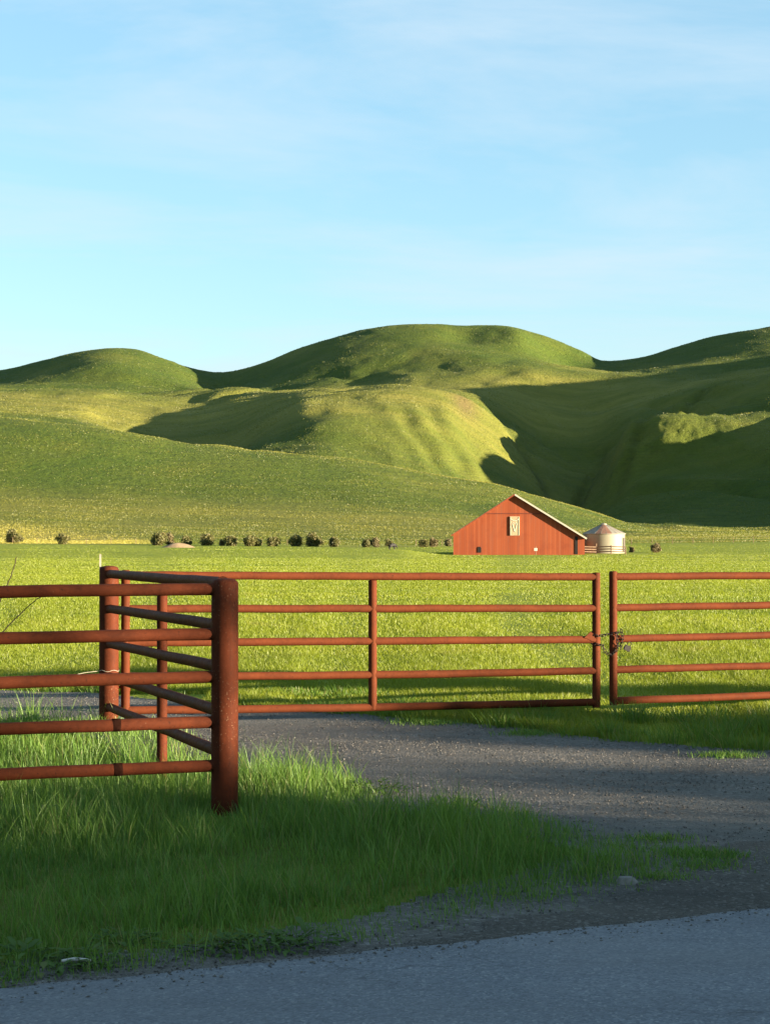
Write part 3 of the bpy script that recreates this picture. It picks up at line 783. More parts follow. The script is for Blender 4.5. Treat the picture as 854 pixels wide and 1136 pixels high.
# verge in front: irregular edge thins out into the dirt
def edge_soft(x, y, amp, s):
    return in_poly(x + amp * fbm(x * 1.7, y * 1.7, 4, s), y + amp * fbm(x * 1.7, y * 1.7, 4, s + 5), VERGE)
n_ = 420000
nc = 15000                                                     # half the blades grow in tufts
cx_ = rng.uniform(-4.6, 2.2, nc); cy_ = rng.uniform(4.5, 16.3, nc); ci = rng.integers(0, nc, n_ // 2)
ox, oy = rng.normal(0, .045, n_ // 2), rng.normal(0, .045, n_ // 2)
x = np.concatenate([cx_[ci] + ox, rng.uniform(-4.6, 2.2, n_ - n_ // 2)]); y = np.concatenate([cy_[ci] + oy, rng.uniform(4.5, 16.3, n_ - n_ // 2)])
la_v = np.concatenate([np.arctan2(oy, ox), rng.uniform(0, 6.28, n_ - n_ // 2)]); th_v = np.concatenate([rng.uniform(.45, 2.3, nc)[ci], np.full(n_ - n_ // 2, .75)])
dens = np.clip(11.0 / y, 0.4, 1.2) ** 1.0 * np.clip(0.75 + 0.9 * fbm(x * 1.3, y * 1.3, 3, 80), 0.15, 1)
vsf = verge_soft(x + 0.2 * fbm(x * 1.7, y * 1.7, 4, 81), y + 0.2 * fbm(x * 1.7, y * 1.7, 4, 86), 0.32)
keep = (edge_soft(x, y, 0.5, 81)) & (rng.random(n_) < dens * (0.35 + 0.65 * vsf)) & (x > -0.245 * y - 0.5) & (y > road_edge(x) + 0.16 + 0.22 * fbm(x * 2, y * 2, 3, 83))
# bare patch by the mid post and behind the post
keep &= ~((np.hypot((x + 2.0) / 0.7, (y - 11.55) / 0.30) < 1 + 0.6 * fbm(x * 3, y * 3, 3, 85)) & (rng.random(n_) < 0.65))
x, y, vsf, la_v, th_v = x[keep], y[keep], vsf[keep], la_v[keep], th_v[keep]
front = np.clip((y - road_edge(x) - 0.3) / 0.9, 0.6, 1)
tipf = 1 - 0.45 * sstep(0.3, 1.5, x)
h = (0.045 + 0.085 * rng.random(len(x)) ** 1.3) * front * tipf * np.clip(1 + 1.1 * fbm(x * 0.9, y * 0.9, 3, 87), 0.45, 1.7)
h *= th_v * (0.3 + 0.7 * vsf) * (1 + 0.3 * sstep(11.2, 12.5, y))
h *= 1 - 0.7 * np.exp(-((x + .93) / .28) ** 2 - ((y - 10.55) / .5) ** 2) - 0.5 * np.exp(-((x + 1.7) / .3) ** 2 - ((y - 12.7) / .6) ** 2)
og = blades('grass', x, y, h, 0.0028 + 0.0032 * rng.random(len(x)), M_verge, 0.6, 3, la=la_v)
tag(og, 'tall shaded green grass on the verge in front of the fence', 'grass', None, 'stuff')
print('verge blades', len(x))
# scattered sprigs on the shoulder and in the gravel by the tip
spots = [(1.62, 9.05, .16), (1.77, 9.32, .12), (1.35, 8.75, .14), (1.6, 9.4, .2), (1.5, 9.85, .15), (2.6, 13.6, .2), (1.2, 15.1, .2), (0.4, 16.0, .25), (3.2, 13.5, .2)]
xx = []; yy_ = []
for (a, b_, r_) in spots:
    k = int(420 * (r_ / .15) ** 2)
    xx.append(a + rng.normal(0, r_ * .6, k)); yy_.append(b_ + rng.normal(0, r_ * .45, k))
x = np.concatenate(xx); y = np.concatenate(yy_)
h = 0.02 + 0.05 * rng.random(len(x))
os_ = blades('grass', x, y, h, 0.004 + 0.004 * rng.random(len(x)), M_verge, 0.8, 5)
tag(os_, 'small sprigs of grass scattered in the gravel and dirt', 'grass', None, 'stuff')

# pasture: beyond the drive, thick near the gates and thinning with distance
n_ = 950000
uq = rng.random(n_)
ymin, ymax = 13.9, 285.0
sy_ = 1 / ymin + (1 / ymax - 1 / ymin) * uq ** 0.85         # roughly even over the view
y = 1 / sy_
x = rng.uniform(-0.262, 0.262, n_) * y + rng.uniform(-.6, .6, n_)
jx = x + 0.25 * fbm(x * 1.5, y * 1.5, 4, 91); jy = y + 0.25 * fbm(x * 1.5, y * 1.5, 4, 95)
far_edge = np.interp(x, [p[0] for p in DRIVE[:13]] + [4.2, 5.5, 9], [p[1] for p in DRIVE[:13]] + [14.2, 15.2, 15.5])
keep = (jy > far_edge) & ~((x < -1.8) & (y < 19.0))
clump = fbm(x / np.maximum(1.2, y / 28), y / np.maximum(1.2, y / 9), 3, 97)
keep &= rng.random(n_) < np.clip(0.75 + 0.9 * clump, 0.25, 1)
x, y, clump = x[keep], y[keep], clump[keep]
# drop what lies on the barn and bin
keep = ~((x > 14) & (x < 36) & (y > 229) & (y < 262)); x, y, clump = x[keep], y[keep], clump[keep]
ye = 1 / (1 / 55 + (1 / 296 - 1 / 55) * rng.random(360000) ** 0.8); xe = rng.uniform(-0.262, 0.262, len(ye)) * ye
ce = fbm(xe / np.maximum(1.2, ye / 28), ye / np.maximum(1.2, ye / 9), 3, 97)
ke = ~((xe > 12) & (xe < 36) & (ye > 229) & (ye < 262)); x = np.concatenate([x, xe[ke]]); y = np.concatenate([y, ye[ke]]); clump = np.concatenate([clump, ce[ke]])
near = 1 - sstep(18, 24, y)
h = (0.035 + 0.05 * rng.random(len(x))) * np.clip(1 + 1.0 * clump, 0.5, 1.8) * (1 + 0.55 * near * np.clip(fbm(x * 0.8, y * 0.8, 2, 99) + 0.35, 0, 1.2))
h *= 1 - 0.25 * sstep(40, 150, y)
rank = sstep(0.30, 0.55, clump) * (0.4 + 0.6 * sstep(15, 30, y)) * 0.85
h = h * (1 + 0.5 * rank) 
wd = np.maximum(0.003 + 0.003 * rng.random(len(x)), y / 2000 * (0.5 + 0.35 * rng.random(len(x))))
of = blades('grass', x, y, h, wd, M_field, 0.8, 9, tuft=rank)
tag(of, 'sunlit yellow green pasture grass beyond the gates', 'grass', None, 'stuff')
print('field blades', len(x))
# rough taller growth along the drive edge, under and in front of the gates
nc = 1500
ty = rng.uniform(13.6, 19.5, nc); tx = rng.uniform(-0.26, 0.27, nc) * ty
tj = np.interp(tx, [p[0] for p in DRIVE[:13]] + [4.2, 5.5, 9], [p[1] for p in DRIVE[:13]] + [14.2, 15.2, 15.5])
keep = (ty > tj - 0.22 + 0.25 * fbm(tx * 2, ty * 2, 3, 301)) & (ty < tj + 2.6) & ~((tx < -1.8) & (ty < 18.9)) & (rng.random(nc) < np.clip(.6 + 1.2 * fbm(tx * 1.2, ty * 1.2, 3, 303), .1, 1))
tx, ty = tx[keep], ty[keep]
nb = rng.integers(25, 75, len(tx)); tid = np.repeat(np.arange(len(tx)), nb)
sp = rng.uniform(.04, .11, len(tx))[tid]; hh = (rng.uniform(.05, .18, len(tx)) * (0.7 + 0.6 * sstep(-1, 2.5, tx)))[tid]
ox, oy = rng.normal(0, 1, len(tid)) * sp, rng.normal(0, 1, len(tid)) * sp
ow = blades('rough_grass', tx[tid] + ox, ty[tid] + oy, hh * rng.uniform(.5, 1.1, len(tid)), 0.004 + 0.006 * rng.random(len(tid)), M_rough, 0.75, 29, la=np.arctan2(oy, ox))
tag(ow, 'rough clumpy grass and weeds along the drive edge under the gates', 'grass', None, 'stuff')
n_ = 560000
y = 1 / rng.uniform(1 / 1560, 1 / 312, n_); x = rng.uniform(-0.25, 0.27, n_) * y
kd = fbm(x / 14, y / 20, 4, 201)
keep = rng.random(n_) < np.clip(0.55 + 1.1 * kd, 0.05, 1)
keep &= ~((x > 12) & (x < 36) & (y < 262))
x, y = x[keep], y[keep]; pxx = 427 + 2000 * x / y
dr = np.clip(0.12 * np.exp(-((y - 900) / 110) ** 2) * np.exp(-((pxx - 440) / 90) ** 2) + 0.3 * sstep(596, 612, y) * (1 - sstep(625, 660, y)) * sstep(-100, 300, pxx) + 0.22 * sstep(800, 900, y) * (1 - sstep(1180, 1260, y)) * np.clip(0.5 + 0.9 * fbm(x / 120, y / 90, 3, 41), 0, 1)  # knoll and crest terms paint their sunlit yellow into the blades
     + (1 - sstep(400, 450, y + 0.30 * pxx)) * (1 - sstep(130, 200, pxx)) + 0.12 * sstep(380, 410, y) * (1 - sstep(480, 520, y)), 0, 1)
ohg = blades('hill_grass', x, y, (0.10 + 0.22 * rng.random(len(x))) * np.clip(y / 700, .6, 1.3), y / 2000 * (0.6 + 0.6 * rng.random(len(x))), M_hillgrass, 0.9, 19, tuft=dr)
tag(ohg, 'short grass covering the hills behind the pasture', 'grass', None, 'stuff')

# gravel stones
def stones(name, x, y, s, m, seed, zoff=0.004):
    g = np.random.default_rng(seed); n_ = len(x)
    base = np.array([[1,0,0],[0,1,0],[-1,0,0],[0,-1,0],[0,0,1],[0,0,-1]], float)
    V = np.repeat(base[None], n_, 0) * g.uniform(0.55, 1.25, (n_, 6, 1)) + g.normal(0, .18, (n_, 6, 3))
    V *= s[:, None, None] * np.array([1, 1, 0.62])
    a = g.uniform(0, 2 * np.pi, n_); c_, s_ = np.cos(a)[:, None], np.sin(a)[:, None]
    X = V[..., 0] * c_ - V[..., 1] * s_; Y = V[..., 0] * s_ + V[..., 1] * c_
    Z = V[..., 2] + (ground_z(x, y) + zoff + s * 0.2)[:, None]
    P = np.stack([X + x[:, None], Y + y[:, None], Z], -1).reshape(-1, 3)
    f = np.array([[0,1,4],[1,2,4],[2,3,4],[3,0,4],[1,0,5],[2,1,5],[3,2,5],[0,3,5]])
    t = ((np.arange(n_) * 6)[:, None, None] + f).reshape(-1, 3)
    return mesh_np(name, P, None, t, m, False, None, {'rnd': np.repeat(g.random(n_), 6)})
m, t_, o_ = mat('stone_chips'); N = NT(t_)
N.bsdf(o_, N.mix(N.attr('rnd').outputs['Fac'], (0.085, 0.078, 0.07), (0.21, 0.195, 0.175)), 0.85)
M_stone = m
n_ = 90000
y = rng.uniform(6.4, 20, n_); x = rng.uniform(-0.26, 0.28, n_) * y
k = is_drive(x, y) & (rng.random(n_) < np.clip(0.55 + 0.9 * fbm(x * 1.1, y * 1.1, 3, 111), 0.08, 1)) & (y > road_edge(x) + 0.03)
x, y = x[k], y[k]
ex = rng.uniform(-1.9, 2.3, 1200); ey = road_edge(ex) - 0.03 - 0.30 * rng.random(1200) ** 2.5; zo = np.concatenate([np.full(len(x), 0.004), np.full(1200, 0.031)])
x = np.concatenate([x, ex]); y = np.concatenate([y, ey])
gs = stones('gravel', x, y, 0.003 + 0.008 * rng.random(len(x)) ** 3.5, M_stone, 13, zo)
tag(gs, 'loose grey stone chips over the driveway and shoulder', 'gravel', None, 'stuff')

# ------------------------------------------------------------------ foliage pieces
def crown_mesh(name, m, parent, clumps, per, size, seed, spread=0.55):
    """clumps: (x,y,z,r) leafy masses; leaf faces spread through each volume, thicker towards its skin"""
    g = np.random.default_rng(seed); C = []
    for (cx, cy, cz, r) in clumps:
        k = int(per * (r ** 2))
        d = g.normal(size=(k, 3)); d /= np.linalg.norm(d, axis=1)[:, None]
        rad = r * (g.random(k) ** spread) * (0.8 + 0.45 * g.random(k))
        C.append(np.array([cx, cy, cz]) + d * rad[:, None] * np.array([1, 1, 0.85]))
    C = np.concatenate(C); n_ = len(C)
    a = g.normal(size=(n_, 3)); a /= np.linalg.norm(a, axis=1)[:, None]
    b_ = np.cross(a, g.normal(size=(n_, 3))); b_ /= np.linalg.norm(b_, axis=1)[:, None]
    s = size * (0.6 + 0.8 * g.random(n_))[:, None]
    V = np.stack([C - a * s, C + b_ * s * .45, C + a * s, C - b_ * s * .45], 1).reshape(-1, 3)
    q = np.arange(n_ * 4).reshape(-1, 4)
    return mesh_np(name, V, q, None, m, False, parent, {'rnd': np.repeat(g.random(n_), 4)})
def rand_clumps(rx, ry, zb, zt, k, rmin, rmax, seed):
    rr = random.Random(seed); out = []
    while len(out) < k:
        x, y, z = rr.uniform(-1, 1), rr.uniform(-1, 1), rr.uniform(-1, 1)
        if x*x + y*y + z*z > 1: continue
        out.append((x * rx, y * ry, (zb + zt) / 2 + z * (zt - zb) / 2, rr.uniform(rmin, rmax)))
    return out
def trunk_mesh(parent, h, r, limbs, m, seed):
    rr = random.Random(seed); b = MB()
    b.tube([(0, 0, -0.3), (0, 0, 0), (rr.uniform(-.1, .1) * h * .3, rr.uniform(-.1, .1) * h * .3, h * .5), (0, 0, h)], [r * 1.35, r * 1.1, r * .8, r * .35], 10)
    for k in range(limbs):
        a = rr.uniform(0, 6.28); z0 = h * rr.uniform(.25, .7); L = h * rr.uniform(.3, .6)
        b.tube([(0, 0, z0), (math.cos(a) * L * .5, math.sin(a) * L * .5, z0 + L * .35), (math.cos(a) * L, math.sin(a) * L, z0 + L * .8)], [r * .5, r * .3, r * .1], 6)
    return b.build('trunk', m, parent)
def dup(root, loc, rz, s, label=None, group=None):
    r = root.copy(); col.objects.link(r); r.location = loc; r.rotation_euler = (0, 0, rz); r.scale = s
    if label: r['label'] = label
    if group: r['group'] = group
    for ch_ in list(root.children):
        c = ch_.copy(); col.objects.link(c); c.parent = r
    return r

# unseen right-hand trees shade road and verge; smaller plants added to shape it
def make_tree(seed):
    t = empty('tree'); tag(t, 'leafy roadside tree across the road, off to the right', 'tree', 'roadside trees across the road')
    trunk_mesh(t, 5.5, 0.22, 7, M_bark, seed)
    crown_mesh('crown', M_tree, t, rand_clumps(3.0, 3.0, 0.8, 9.0, 34, 0.8, 1.5, seed), 90, 0.22, seed)
    return t
def make_shade_bush(seed):  # added out-of-view bush, casts broken shade towards the drive
    t = empty('bush'); tag(t, 'loose bush added for its shade, out of view to the right', 'bush', 'bushes added for their shade')
    trunk_mesh(t, 2.2, 0.08, 6, M_bark, seed)
    crown_mesh('crown', M_tree, t, rand_clumps(1.4, 1.4, 0.3, 4.2, 16, 0.45, 0.95, seed), 110, 0.15, seed)
    return t
TREES = [(36, -7.2, 1.0), (37, -12.0, 1.1), (35, -17.5, 1.0), (38, -23.0, 1.15), (33, -28.0, 1.0), (30, -9.5, 0.9), (29, -15.5, 0.95), (27, -21.0, 0.9), (24, -12.5, 0.7), (40, -29.0, 1.2), (22, -18.0, .8)]
SHADE_BUSHES = [(36.5, 5.3, .80)]
SHADE_HEDGE = [(35 + 0.4 * math.sin(k * 2.3), -9.2 + k * 0.85, 1 + 0.02 * math.sin(k * 5.1)) for k in range(9)] + [(35.2 + .3 * math.sin(k * 2.7), -1.75 + k * .9, .885 + .03 * math.sin(k * 3.7)) for k in range(4)] + [(35.5 + .3 * math.sin(k * 3.1), 2.4 + k * .75, .945 + .04 * math.sin(k * 4.3)) for k in range(3)] + [(36, 6.9, 1.06), (35.6, 7.3, 1.05)]
SHADE_SAPLINGS = [(36.0, -4.4, 1.0), (33.5, -2.6, 1.0), (38.0, -2.4, 1.05), (31, -.8, .9)]
t0 = make_tree(501)
for i, (x, y, s) in enumerate(TREES):
    if i == 0: t0.location = (x, y, 0); t0.scale = (s, s, s)
    else: dup(t0, (x, y, 0), i * 1.3, (s, s, s))
b0 = make_shade_bush(601)
for i, (x, y, s) in enumerate(SHADE_BUSHES):
    if i == 0: b0.location = (x, y, 0); b0.scale = (s, s, s)
    else: dup(b0, (x, y, 0), i * 2.1, (s, s, s))

def make_shade_hedge(seed):  # added hedge, its level top set to shade the verge below the rails
    t = empty('shade_hedge_bush'); tag(t, 'dense level topped hedge bush added for its shade, out of view to the right', 'bush', 'hedge bushes added for their shade')
    trunk_mesh(t, 2.6, 0.09, 6, M_bark, seed)
    rr = random.Random(seed); cl = []
    for k in range(46):
        r_ = rr.uniform(.35, .55); cl.append((rr.uniform(-.7, .7), rr.uniform(-.55, .55), rr.uniform(.3, 4.93 - r_), r_))
    for k in range(8): cl.append((rr.uniform(-.5, .5), -.6 + k * .17, 4.93 - .42, .42))
    crown_mesh('crown', M_tree, t, cl, 260, 0.13, seed)
    return t
h0 = make_shade_hedge(671)
for i, (x, y, s) in enumerate(SHADE_HEDGE):
    if i == 0: h0.location = (x, y, 0); h0.scale = (s, s, s)
    else: dup(h0, (x, y, 0), (i % 2) * math.pi, (s, s, s))
def make_shade_sapling(seed):  # added sparse tree, thinned to filter sun on the near fence
    t = empty('shade_sapling'); tag(t, 'thin sparse tree added to filter the sun, out of view to the right', 'tree', 'sparse trees added to filter the sun')
    trunk_mesh(t, 5.2, 0.09, 8, M_bark, seed)
    crown_mesh('crown', M_tree, t, rand_clumps(1.9, 1.9, 1.0, 8.2, 22, 0.6, 1.1, seed), 14, 0.16, seed)
    return t
s0 = make_shade_sapling(651)
for i, (x, y, s) in enumerate(SHADE_SAPLINGS):
    if i == 0: s0.location = (x, y, 0); s0.scale = (s, s, s)
    else: dup(s0, (x, y, 0), i * 1.9, (s, s, s))
# ------------------------------------------------------------------ barn
def barn_mat():
    m, t, o = mat('barn_boards'); N = NT(t)
    p = N.obj()
    sx = N.n('ShaderNodeSeparateXYZ'); N.l(p, sx.inputs[0])
    k = N.math('FLOOR', N.math('MULTIPLY', N.math('ADD', sx.outputs[0], N.math('MULTIPLY', sx.outputs[1], 1.01)), 3.4))
    wn = N.n('ShaderNodeTexWhiteNoise'); wn.noise_dimensions = '1D'; N.l(k, wn.inputs['W'])
    c = N.mix(wn.outputs['Value'], (0.38, 0.084, 0.029), (0.48, 0.118, 0.042))
    st = N.noise(1.0, 5, 0.65, N.scale(p, (3.2, 3.2, 0.25)))
    c = N.mix(N.rng(st, 0.5, 0.72, 0, 0.55), c, (0.36, 0.13, 0.075))
    c = N.mix(N.rng(N.noise(0.5, 4, 0.6, p), 0.5, 0.75, 0, 0.4), c, (0.24, 0.045, 0.022))
    fr_ = N.math('FRACT', N.math('MULTIPLY', N.math('ADD', sx.outputs[0], N.math('MULTIPLY', sx.outputs[1], 1.01)), 3.4))
    c = N.mix(N.rng(fr_, 0.0, 0.12, 0.6, 0.0), c, (0.14, 0.03, 0.018))
    N.bsdf(o, c, 0.85, None, 0, 0.2)
    return m
M_barn = barn_mat()
M_white = simple('weathered_white', (0.72, 0.66, 0.52), 0.8, 0.12, 3)
M_tin = simple('pale_tin', (0.50, 0.46, 0.38), 0.6, 0.15, 1.5)
M_dark = simple('dark_opening', (0.012, 0.01, 0.008), 0.9, 0.3, 3)
M_rust = simple('rusted_tin', (0.30, 0.15, 0.09), 0.8, 0.35, 2.5)
M_cream = simple('cream_bin', (0.32, 0.295, 0.20), 0.6, 0.10, 1.2)
M_wood = simple('grey_wood', (0.23, 0.15, 0.09), 0.9, 0.35, 4)
BD = 231.0
bx0 = (570.7 - 427) / 2000 * BD
bz0 = float(ground_z(bx0, BD)) - 0.05
barn = empty('barn', (bx0, BD, bz0), R(-4.5)); tag(barn, 'long red board barn with a gabled front and pale roof edge standing in the pasture', 'barn')
WL, W2, EL, EH, PH, LEN = 7.85, 8.9, 2.65, 2.25, 7.75, 15.0
# walls: gable front with openings left as recessed parts
b = MB()
b.prism([(-WL, 0), (W2, 0), (W2, EH), (0, PH - .05), (-WL, EL)], 0.2, Matrix.Identity(4))
b.prism([(-WL, 0), (W2, 0), (W2, EH), (0, PH - .05), (-WL, EL)], 0.2, Matrix.Translation((0, LEN - 0.2, 0)))
b.box((W2 - .1, LEN / 2, EH / 2 - .03), (0.2, LEN - 0.41, EH - .06)); b.box((-WL + .1, LEN / 2, EL / 2 - .03), (0.2, LEN - 0.41, EL - .06))
b.build('wall', M_barn, barn, False)
b = MB(); b.box((0, -0.025, 5.32), (7.2, 0.05, 0.10)); b.build('seam_board', simple('seam', (0.20, 0.04, 0.02), 0.9), barn, False)
def slope(s):
    W_, E_ = (W2, EH) if s > 0 else (WL, EL)
    an = math.atan2(PH - E_, W_); ln = math.hypot(W_, PH - E_)
    def M_(t, y_, up):       # t along the slope from the ridge, y along the barn, up off the boards
        return Matrix.Translation((s * t * math.cos(an), y_, PH - t * math.sin(an) - .02)) @ Matrix.Rotation(s * an, 4, 'Y') @ Matrix.Translation((0, 0, up))
    return ln + 0.3, M_
b = MB()
for s in (1, -1):
    ln, M_ = slope(s)
    b.box(None, (ln, LEN + 0.7, 0.09), M=M_(ln / 2, LEN / 2, 0.04))
    for k in range(26): b.box(None, (ln - .05, 0.05, 0.05), M=M_(ln / 2, -0.3 + k * (LEN + .6) / 25, 0.10))
b.build('roof', M_tin, barn, False)
ln, M_ = slope(1); b = MB(); b.box(None, (ln + .02, 0.05, 0.17), M=M_(ln / 2, -0.382, 0.0)); b.build('roof_trim', M_white, barn, False)  # pale trim on the right slope only; sunlit roof edge put into its white
ln, M_ = slope(-1); b = MB(); b.box(None, (ln + .02, 0.05, 0.16), M=M_(ln / 2, -0.382, 0.0)); b.build('roof_trim', M_barn, barn, False)
# pale hay door with its V mark
b = MB(); b.box((0.0, -0.05, 3.72), (1.24, 0.1, 2.45)); hd = b.build('hay_door', simple('tan_panel', (0.72, 0.48, 0.28), .85, .1, 3), barn, False)
hd['label'] = 'tan hay door with a pale V, curved strokes and pale edges'
b = MB()
def stroke(pts, wd=0.10):
    for a, c in zip(pts, pts[1:]):
        a = Vector((a[0], -0.118, a[1])); c = Vector((c[0], -0.118, c[1])); d = c - a
        b.box(None, (d.length + wd * .5, 0.03, wd), M=Matrix.Translation((a + c) / 2) @ Matrix.Rotation(-math.atan2(d.z, d.x), 4, 'Y'))
stroke([(-0.30, 4.02), (0.0, 3.0)]); stroke([(0.30, 4.02), (0.02, 3.0)])
stroke([(-0.46, 4.62), (-0.30, 4.46), (-0.10, 4.40), (0.10, 4.40), (0.30, 4.46), (0.46, 4.62)])
stroke([(-0.30, 4.02), (-0.18, 4.14), (0.0, 4.02), (0.18, 4.14), (0.30, 4.02)], .07)
stroke([(-0.53, 2.56), (-0.53, 4.86)], .06); stroke([(0.53, 2.56), (0.53, 4.86)], .06)
b.build('mark', simple('mark_paint', (0.95, 0.86, 0.62), 0.85), hd, False)
# ground door outline on the right of centre, small opening low on the left, tall dark slit at the corner
b = MB(); b.box((-4.5, -0.03, 0.62), (0.44, 0.06, 0.62)); b.box((-4.5, -0.032, 0.98), (0.3, 0.06, 0.16)); b.build('opening', M_dark, barn, False)
b = MB(); b.box((W2 - 1.05, -0.03, 1.25), (0.34, 0.06, 2.3)); b.build('corner_slit', M_dark, barn, False)
b = MB(); b.box((W2 + .03, 7.0, 1.2), (0.06, 2.6, 2.1)); b.build('side_door', simple('side_door', (0.26, .05, .025), .85), barn, False)

# ------------------------------------------------------------------ grain bin
SD = 246.0
gx = (669.5 - 427) / 2000 * SD; gzb = float(ground_z(gx, SD)) - 0.05
binr = 2.85
gb = empty('grain_bin', (gx, SD, gzb)); tag(gb, 'squat cream grain bin with a rust streaked cone roof beside the barn', 'grain bin')
def lathe(b, prof, seg=64, ripple=0):
    vs_ = []; 
    for (r_, z_) in prof:
        for k in range(seg):
            a = 2 * math.pi * k / seg; vs_.append((r_ * math.cos(a), r_ * math.sin(a), z_))
    fs_ = [(i*seg + k, i*seg + (k+1) % seg, (i+1)*seg + (k+1) % seg, (i+1)*seg + k) for i in range(len(prof) - 1) for k in range(seg)]
    b.add(vs_, fs_)
b = MB(); prof = [(binr, 0)]
for k in range(26): prof.append((binr + (0.02 if k % 2 else -0.02), 0.05 + k * 2.65 / 25))
lathe(b, prof + [(binr, 2.72)]); b.build('wall', M_cream, gb, True, 60)
b = MB(); lathe(b, [(binr + .12, 2.64), (binr + .12, 2.70), (0.42, 3.92), (0.40, 4.06), (0.0, 4.16)]); M_bintin = simple('dull_tin', (0.33, 0.30, 0.24), 0.75, 0.2, 1.2)
rf = b.build('roof', M_bintin, gb, True, 30)
# rusted roof sheets: separate panels a little proud of the cone
b = MB()
for k in range(24):
    if k in (5, 11, 16, 17, 18):
        a0 = 2 * math.pi * k / 24 + .01; a1 = 2 * math.pi * (k + 1) / 24 - .01
        vs_ = []
        for (r_, z_) in [(binr + .13, 2.72), (0.6, 3.875)]:
            for a in (a0, a1): vs_.append((r_ * math.cos(a), r_ * math.sin(a), z_))
        nv = [(x_, y_, z_ + .02) for (x_, y_, z_) in vs_]
        b.add(nv + vs_, [(0, 1, 3, 2), (4, 6, 7, 5), (0, 4, 5, 1), (1, 5, 7, 3), (3, 7, 6, 2), (2, 6, 4, 0)])
b.build('rusted_sheet', M_rust, rf, False)
b = MB()
for k in range(24):
    a = 2 * math.pi * k / 24
    b.tube([((binr + .14) * math.cos(a), (binr + .14) * math.sin(a), 2.74), (0.45 * math.cos(a), 0.45 * math.sin(a), 3.93)], 0.012, 6)
b.build('roof_rib', M_bintin, rf)
b = MB(); a = R(-28); b.box((binr * math.cos(a), binr * math.sin(a), 1.2), (0.16, 0.75, 1.9), a); b.build('door', simple('bin_door', (.10, .085, .06), .8), gb, False)

# corral of weathered boards in front of the bin
cor = empty('corral_fence', (25.3, 233.0, float(ground_z(25.3, 233.0)) - .05)); tag(cor, 'low weathered board corral fence in front of the grain bin', 'fence')
for k in range(7):
    b = MB(); b.tube([(-5.4 + k * 1.85, .4 * math.sin(k * 2.), -.2), (-5.4 + k * 1.85, .4 * math.sin(k * 2.), 1.25 + .2 * math.sin(k * 5))], .075, 8); b.build('post', M_wood, cor)
for z in (0.4, 0.72, 1.04):
    b = MB()
    for k in range(6):
        p = Vector((-5.4 + k * 1.85, .4 * math.sin(k * 2.) - .085, z + .04 * math.sin(k * 3))); q_ = Vector((-5.4 + (k + 1) * 1.85, .4 * math.sin((k + 1) * 2.) - .085, z + .04 * math.sin(k * 3 + 2)))
        d = q_ - p
        b.box(None, (d.length, .04, .14), M=Matrix.Translation((p + q_) / 2) @ Matrix.Rotation(math.atan2(d.y, d.x), 4, 'Z') @ Matrix.Rotation(-math.atan2(d.z, d.xy.length), 4, 'Y'))
    b.build('board', M_wood, cor, False)
# pale sign board on a post near the barn's right front
sg = empty('sign_post', (18.95, 227.0, float(ground_z(18.95, 227.0)) - .03)); tag(sg, 'small pale blank board on a post before the right half of the barn', 'sign')
b = MB(); b.tube([(0, 0, -.2), (0, 0, 1.1)], .05, 8); b.build('post', M_wood, sg)
b = MB(); b.box((0, -.08, .75), (.40, .05, .36)); b.build('board', M_white, sg, False)

# ------------------------------------------------------------------ shrubs along the far edge of the pasture
def make_shrub(seed, m, wide):
    t = empty('shrub')
    trunk_mesh(t, 0.9, 0.07, 5, M_bark2, seed)
    crown_mesh('crown', m, t, rand_clumps(0.85 * wide, 0.85, 0.05, 2.0, 17, 0.42, 0.68, seed), 900, 0.13, seed)
    return t
kinds = {'round': make_shrub(701, M_shrub, 1.0), 'wide': make_shrub(733, M_shrub, 1.5), 'dry': make_shrub(745, M_shrub2, 1.2), 'loose': make_shrub(777, M_shrub, 1.1)}
first = {k: True for k in kinds}
SHRUBS = [ # bearing px, distance, kind, size (m across relative), label
 (17, 318, 'loose', 1.45, 'dark loose shrub on the pale stubble, farthest left of the row'),
 (70, 305, 'loose', 1.2, 'dark shrub on the pale stubble, second from the left'),
 (177, 300, 'round', 1.4, 'dark shrub just above the left end of the tan dirt mound'),
 (187, 304, 'dry', 1.15, 'brownish shrub touching the dark one above the dirt mound'),
 (207, 300, 'round', 0.95, 'small green shrub above the right end of the dirt mound'),
 (230, 300, 'round', 1.25, 'round dark shrub just right of the dirt mound'),
 (246, 298, 'dry', 0.6, 'tiny pale shrub left of the upright shrub before the widest one'),
 (256, 297, 'round', 1.05, 'upright shrub just left of the widest shrub'),
 (280, 297, 'wide', 1.35, 'widest dark shrub of the row'),
 (303, 297, 'round', 1.05, 'rounded shrub just right of the widest shrub'),
 (328, 297, 'round', 1.15, 'olive shrub between the rounded one and the tall pointed one'),
 (349.5, 296, 'loose', 1.35, 'tall pointed shrub with pale undergrowth'),
 (371, 294, 'round', 0.9, 'low shrub right of the tall pointed one'),
 (407, 290, 'round', 0.85, 'low dark shrub paired with a brown one near the black calf'),
 (416, 290, 'dry', 0.85, 'low brown shrub left of the black calf'),
 (432, 298, 'loose', 0.65, 'tiny tree shaped shrub behind the black calf'),
 (470, 288, 'round', 0.85, 'low dark shrub of the last pair left of the barn'),
 (480, 289, 'dry', 0.8, 'low brown shrub of the last pair left of the barn'),
 (497, 294, 'dry', 0.75, 'small pale shrub close to the left wall of the barn'),
 (728, 250, 'dry', 0.85, 'small pale bush alone in the field right of the grain bin'),
 (700, 252, 'dry', 0.45, 'small pale bush at the right foot of the grain bin'),
]
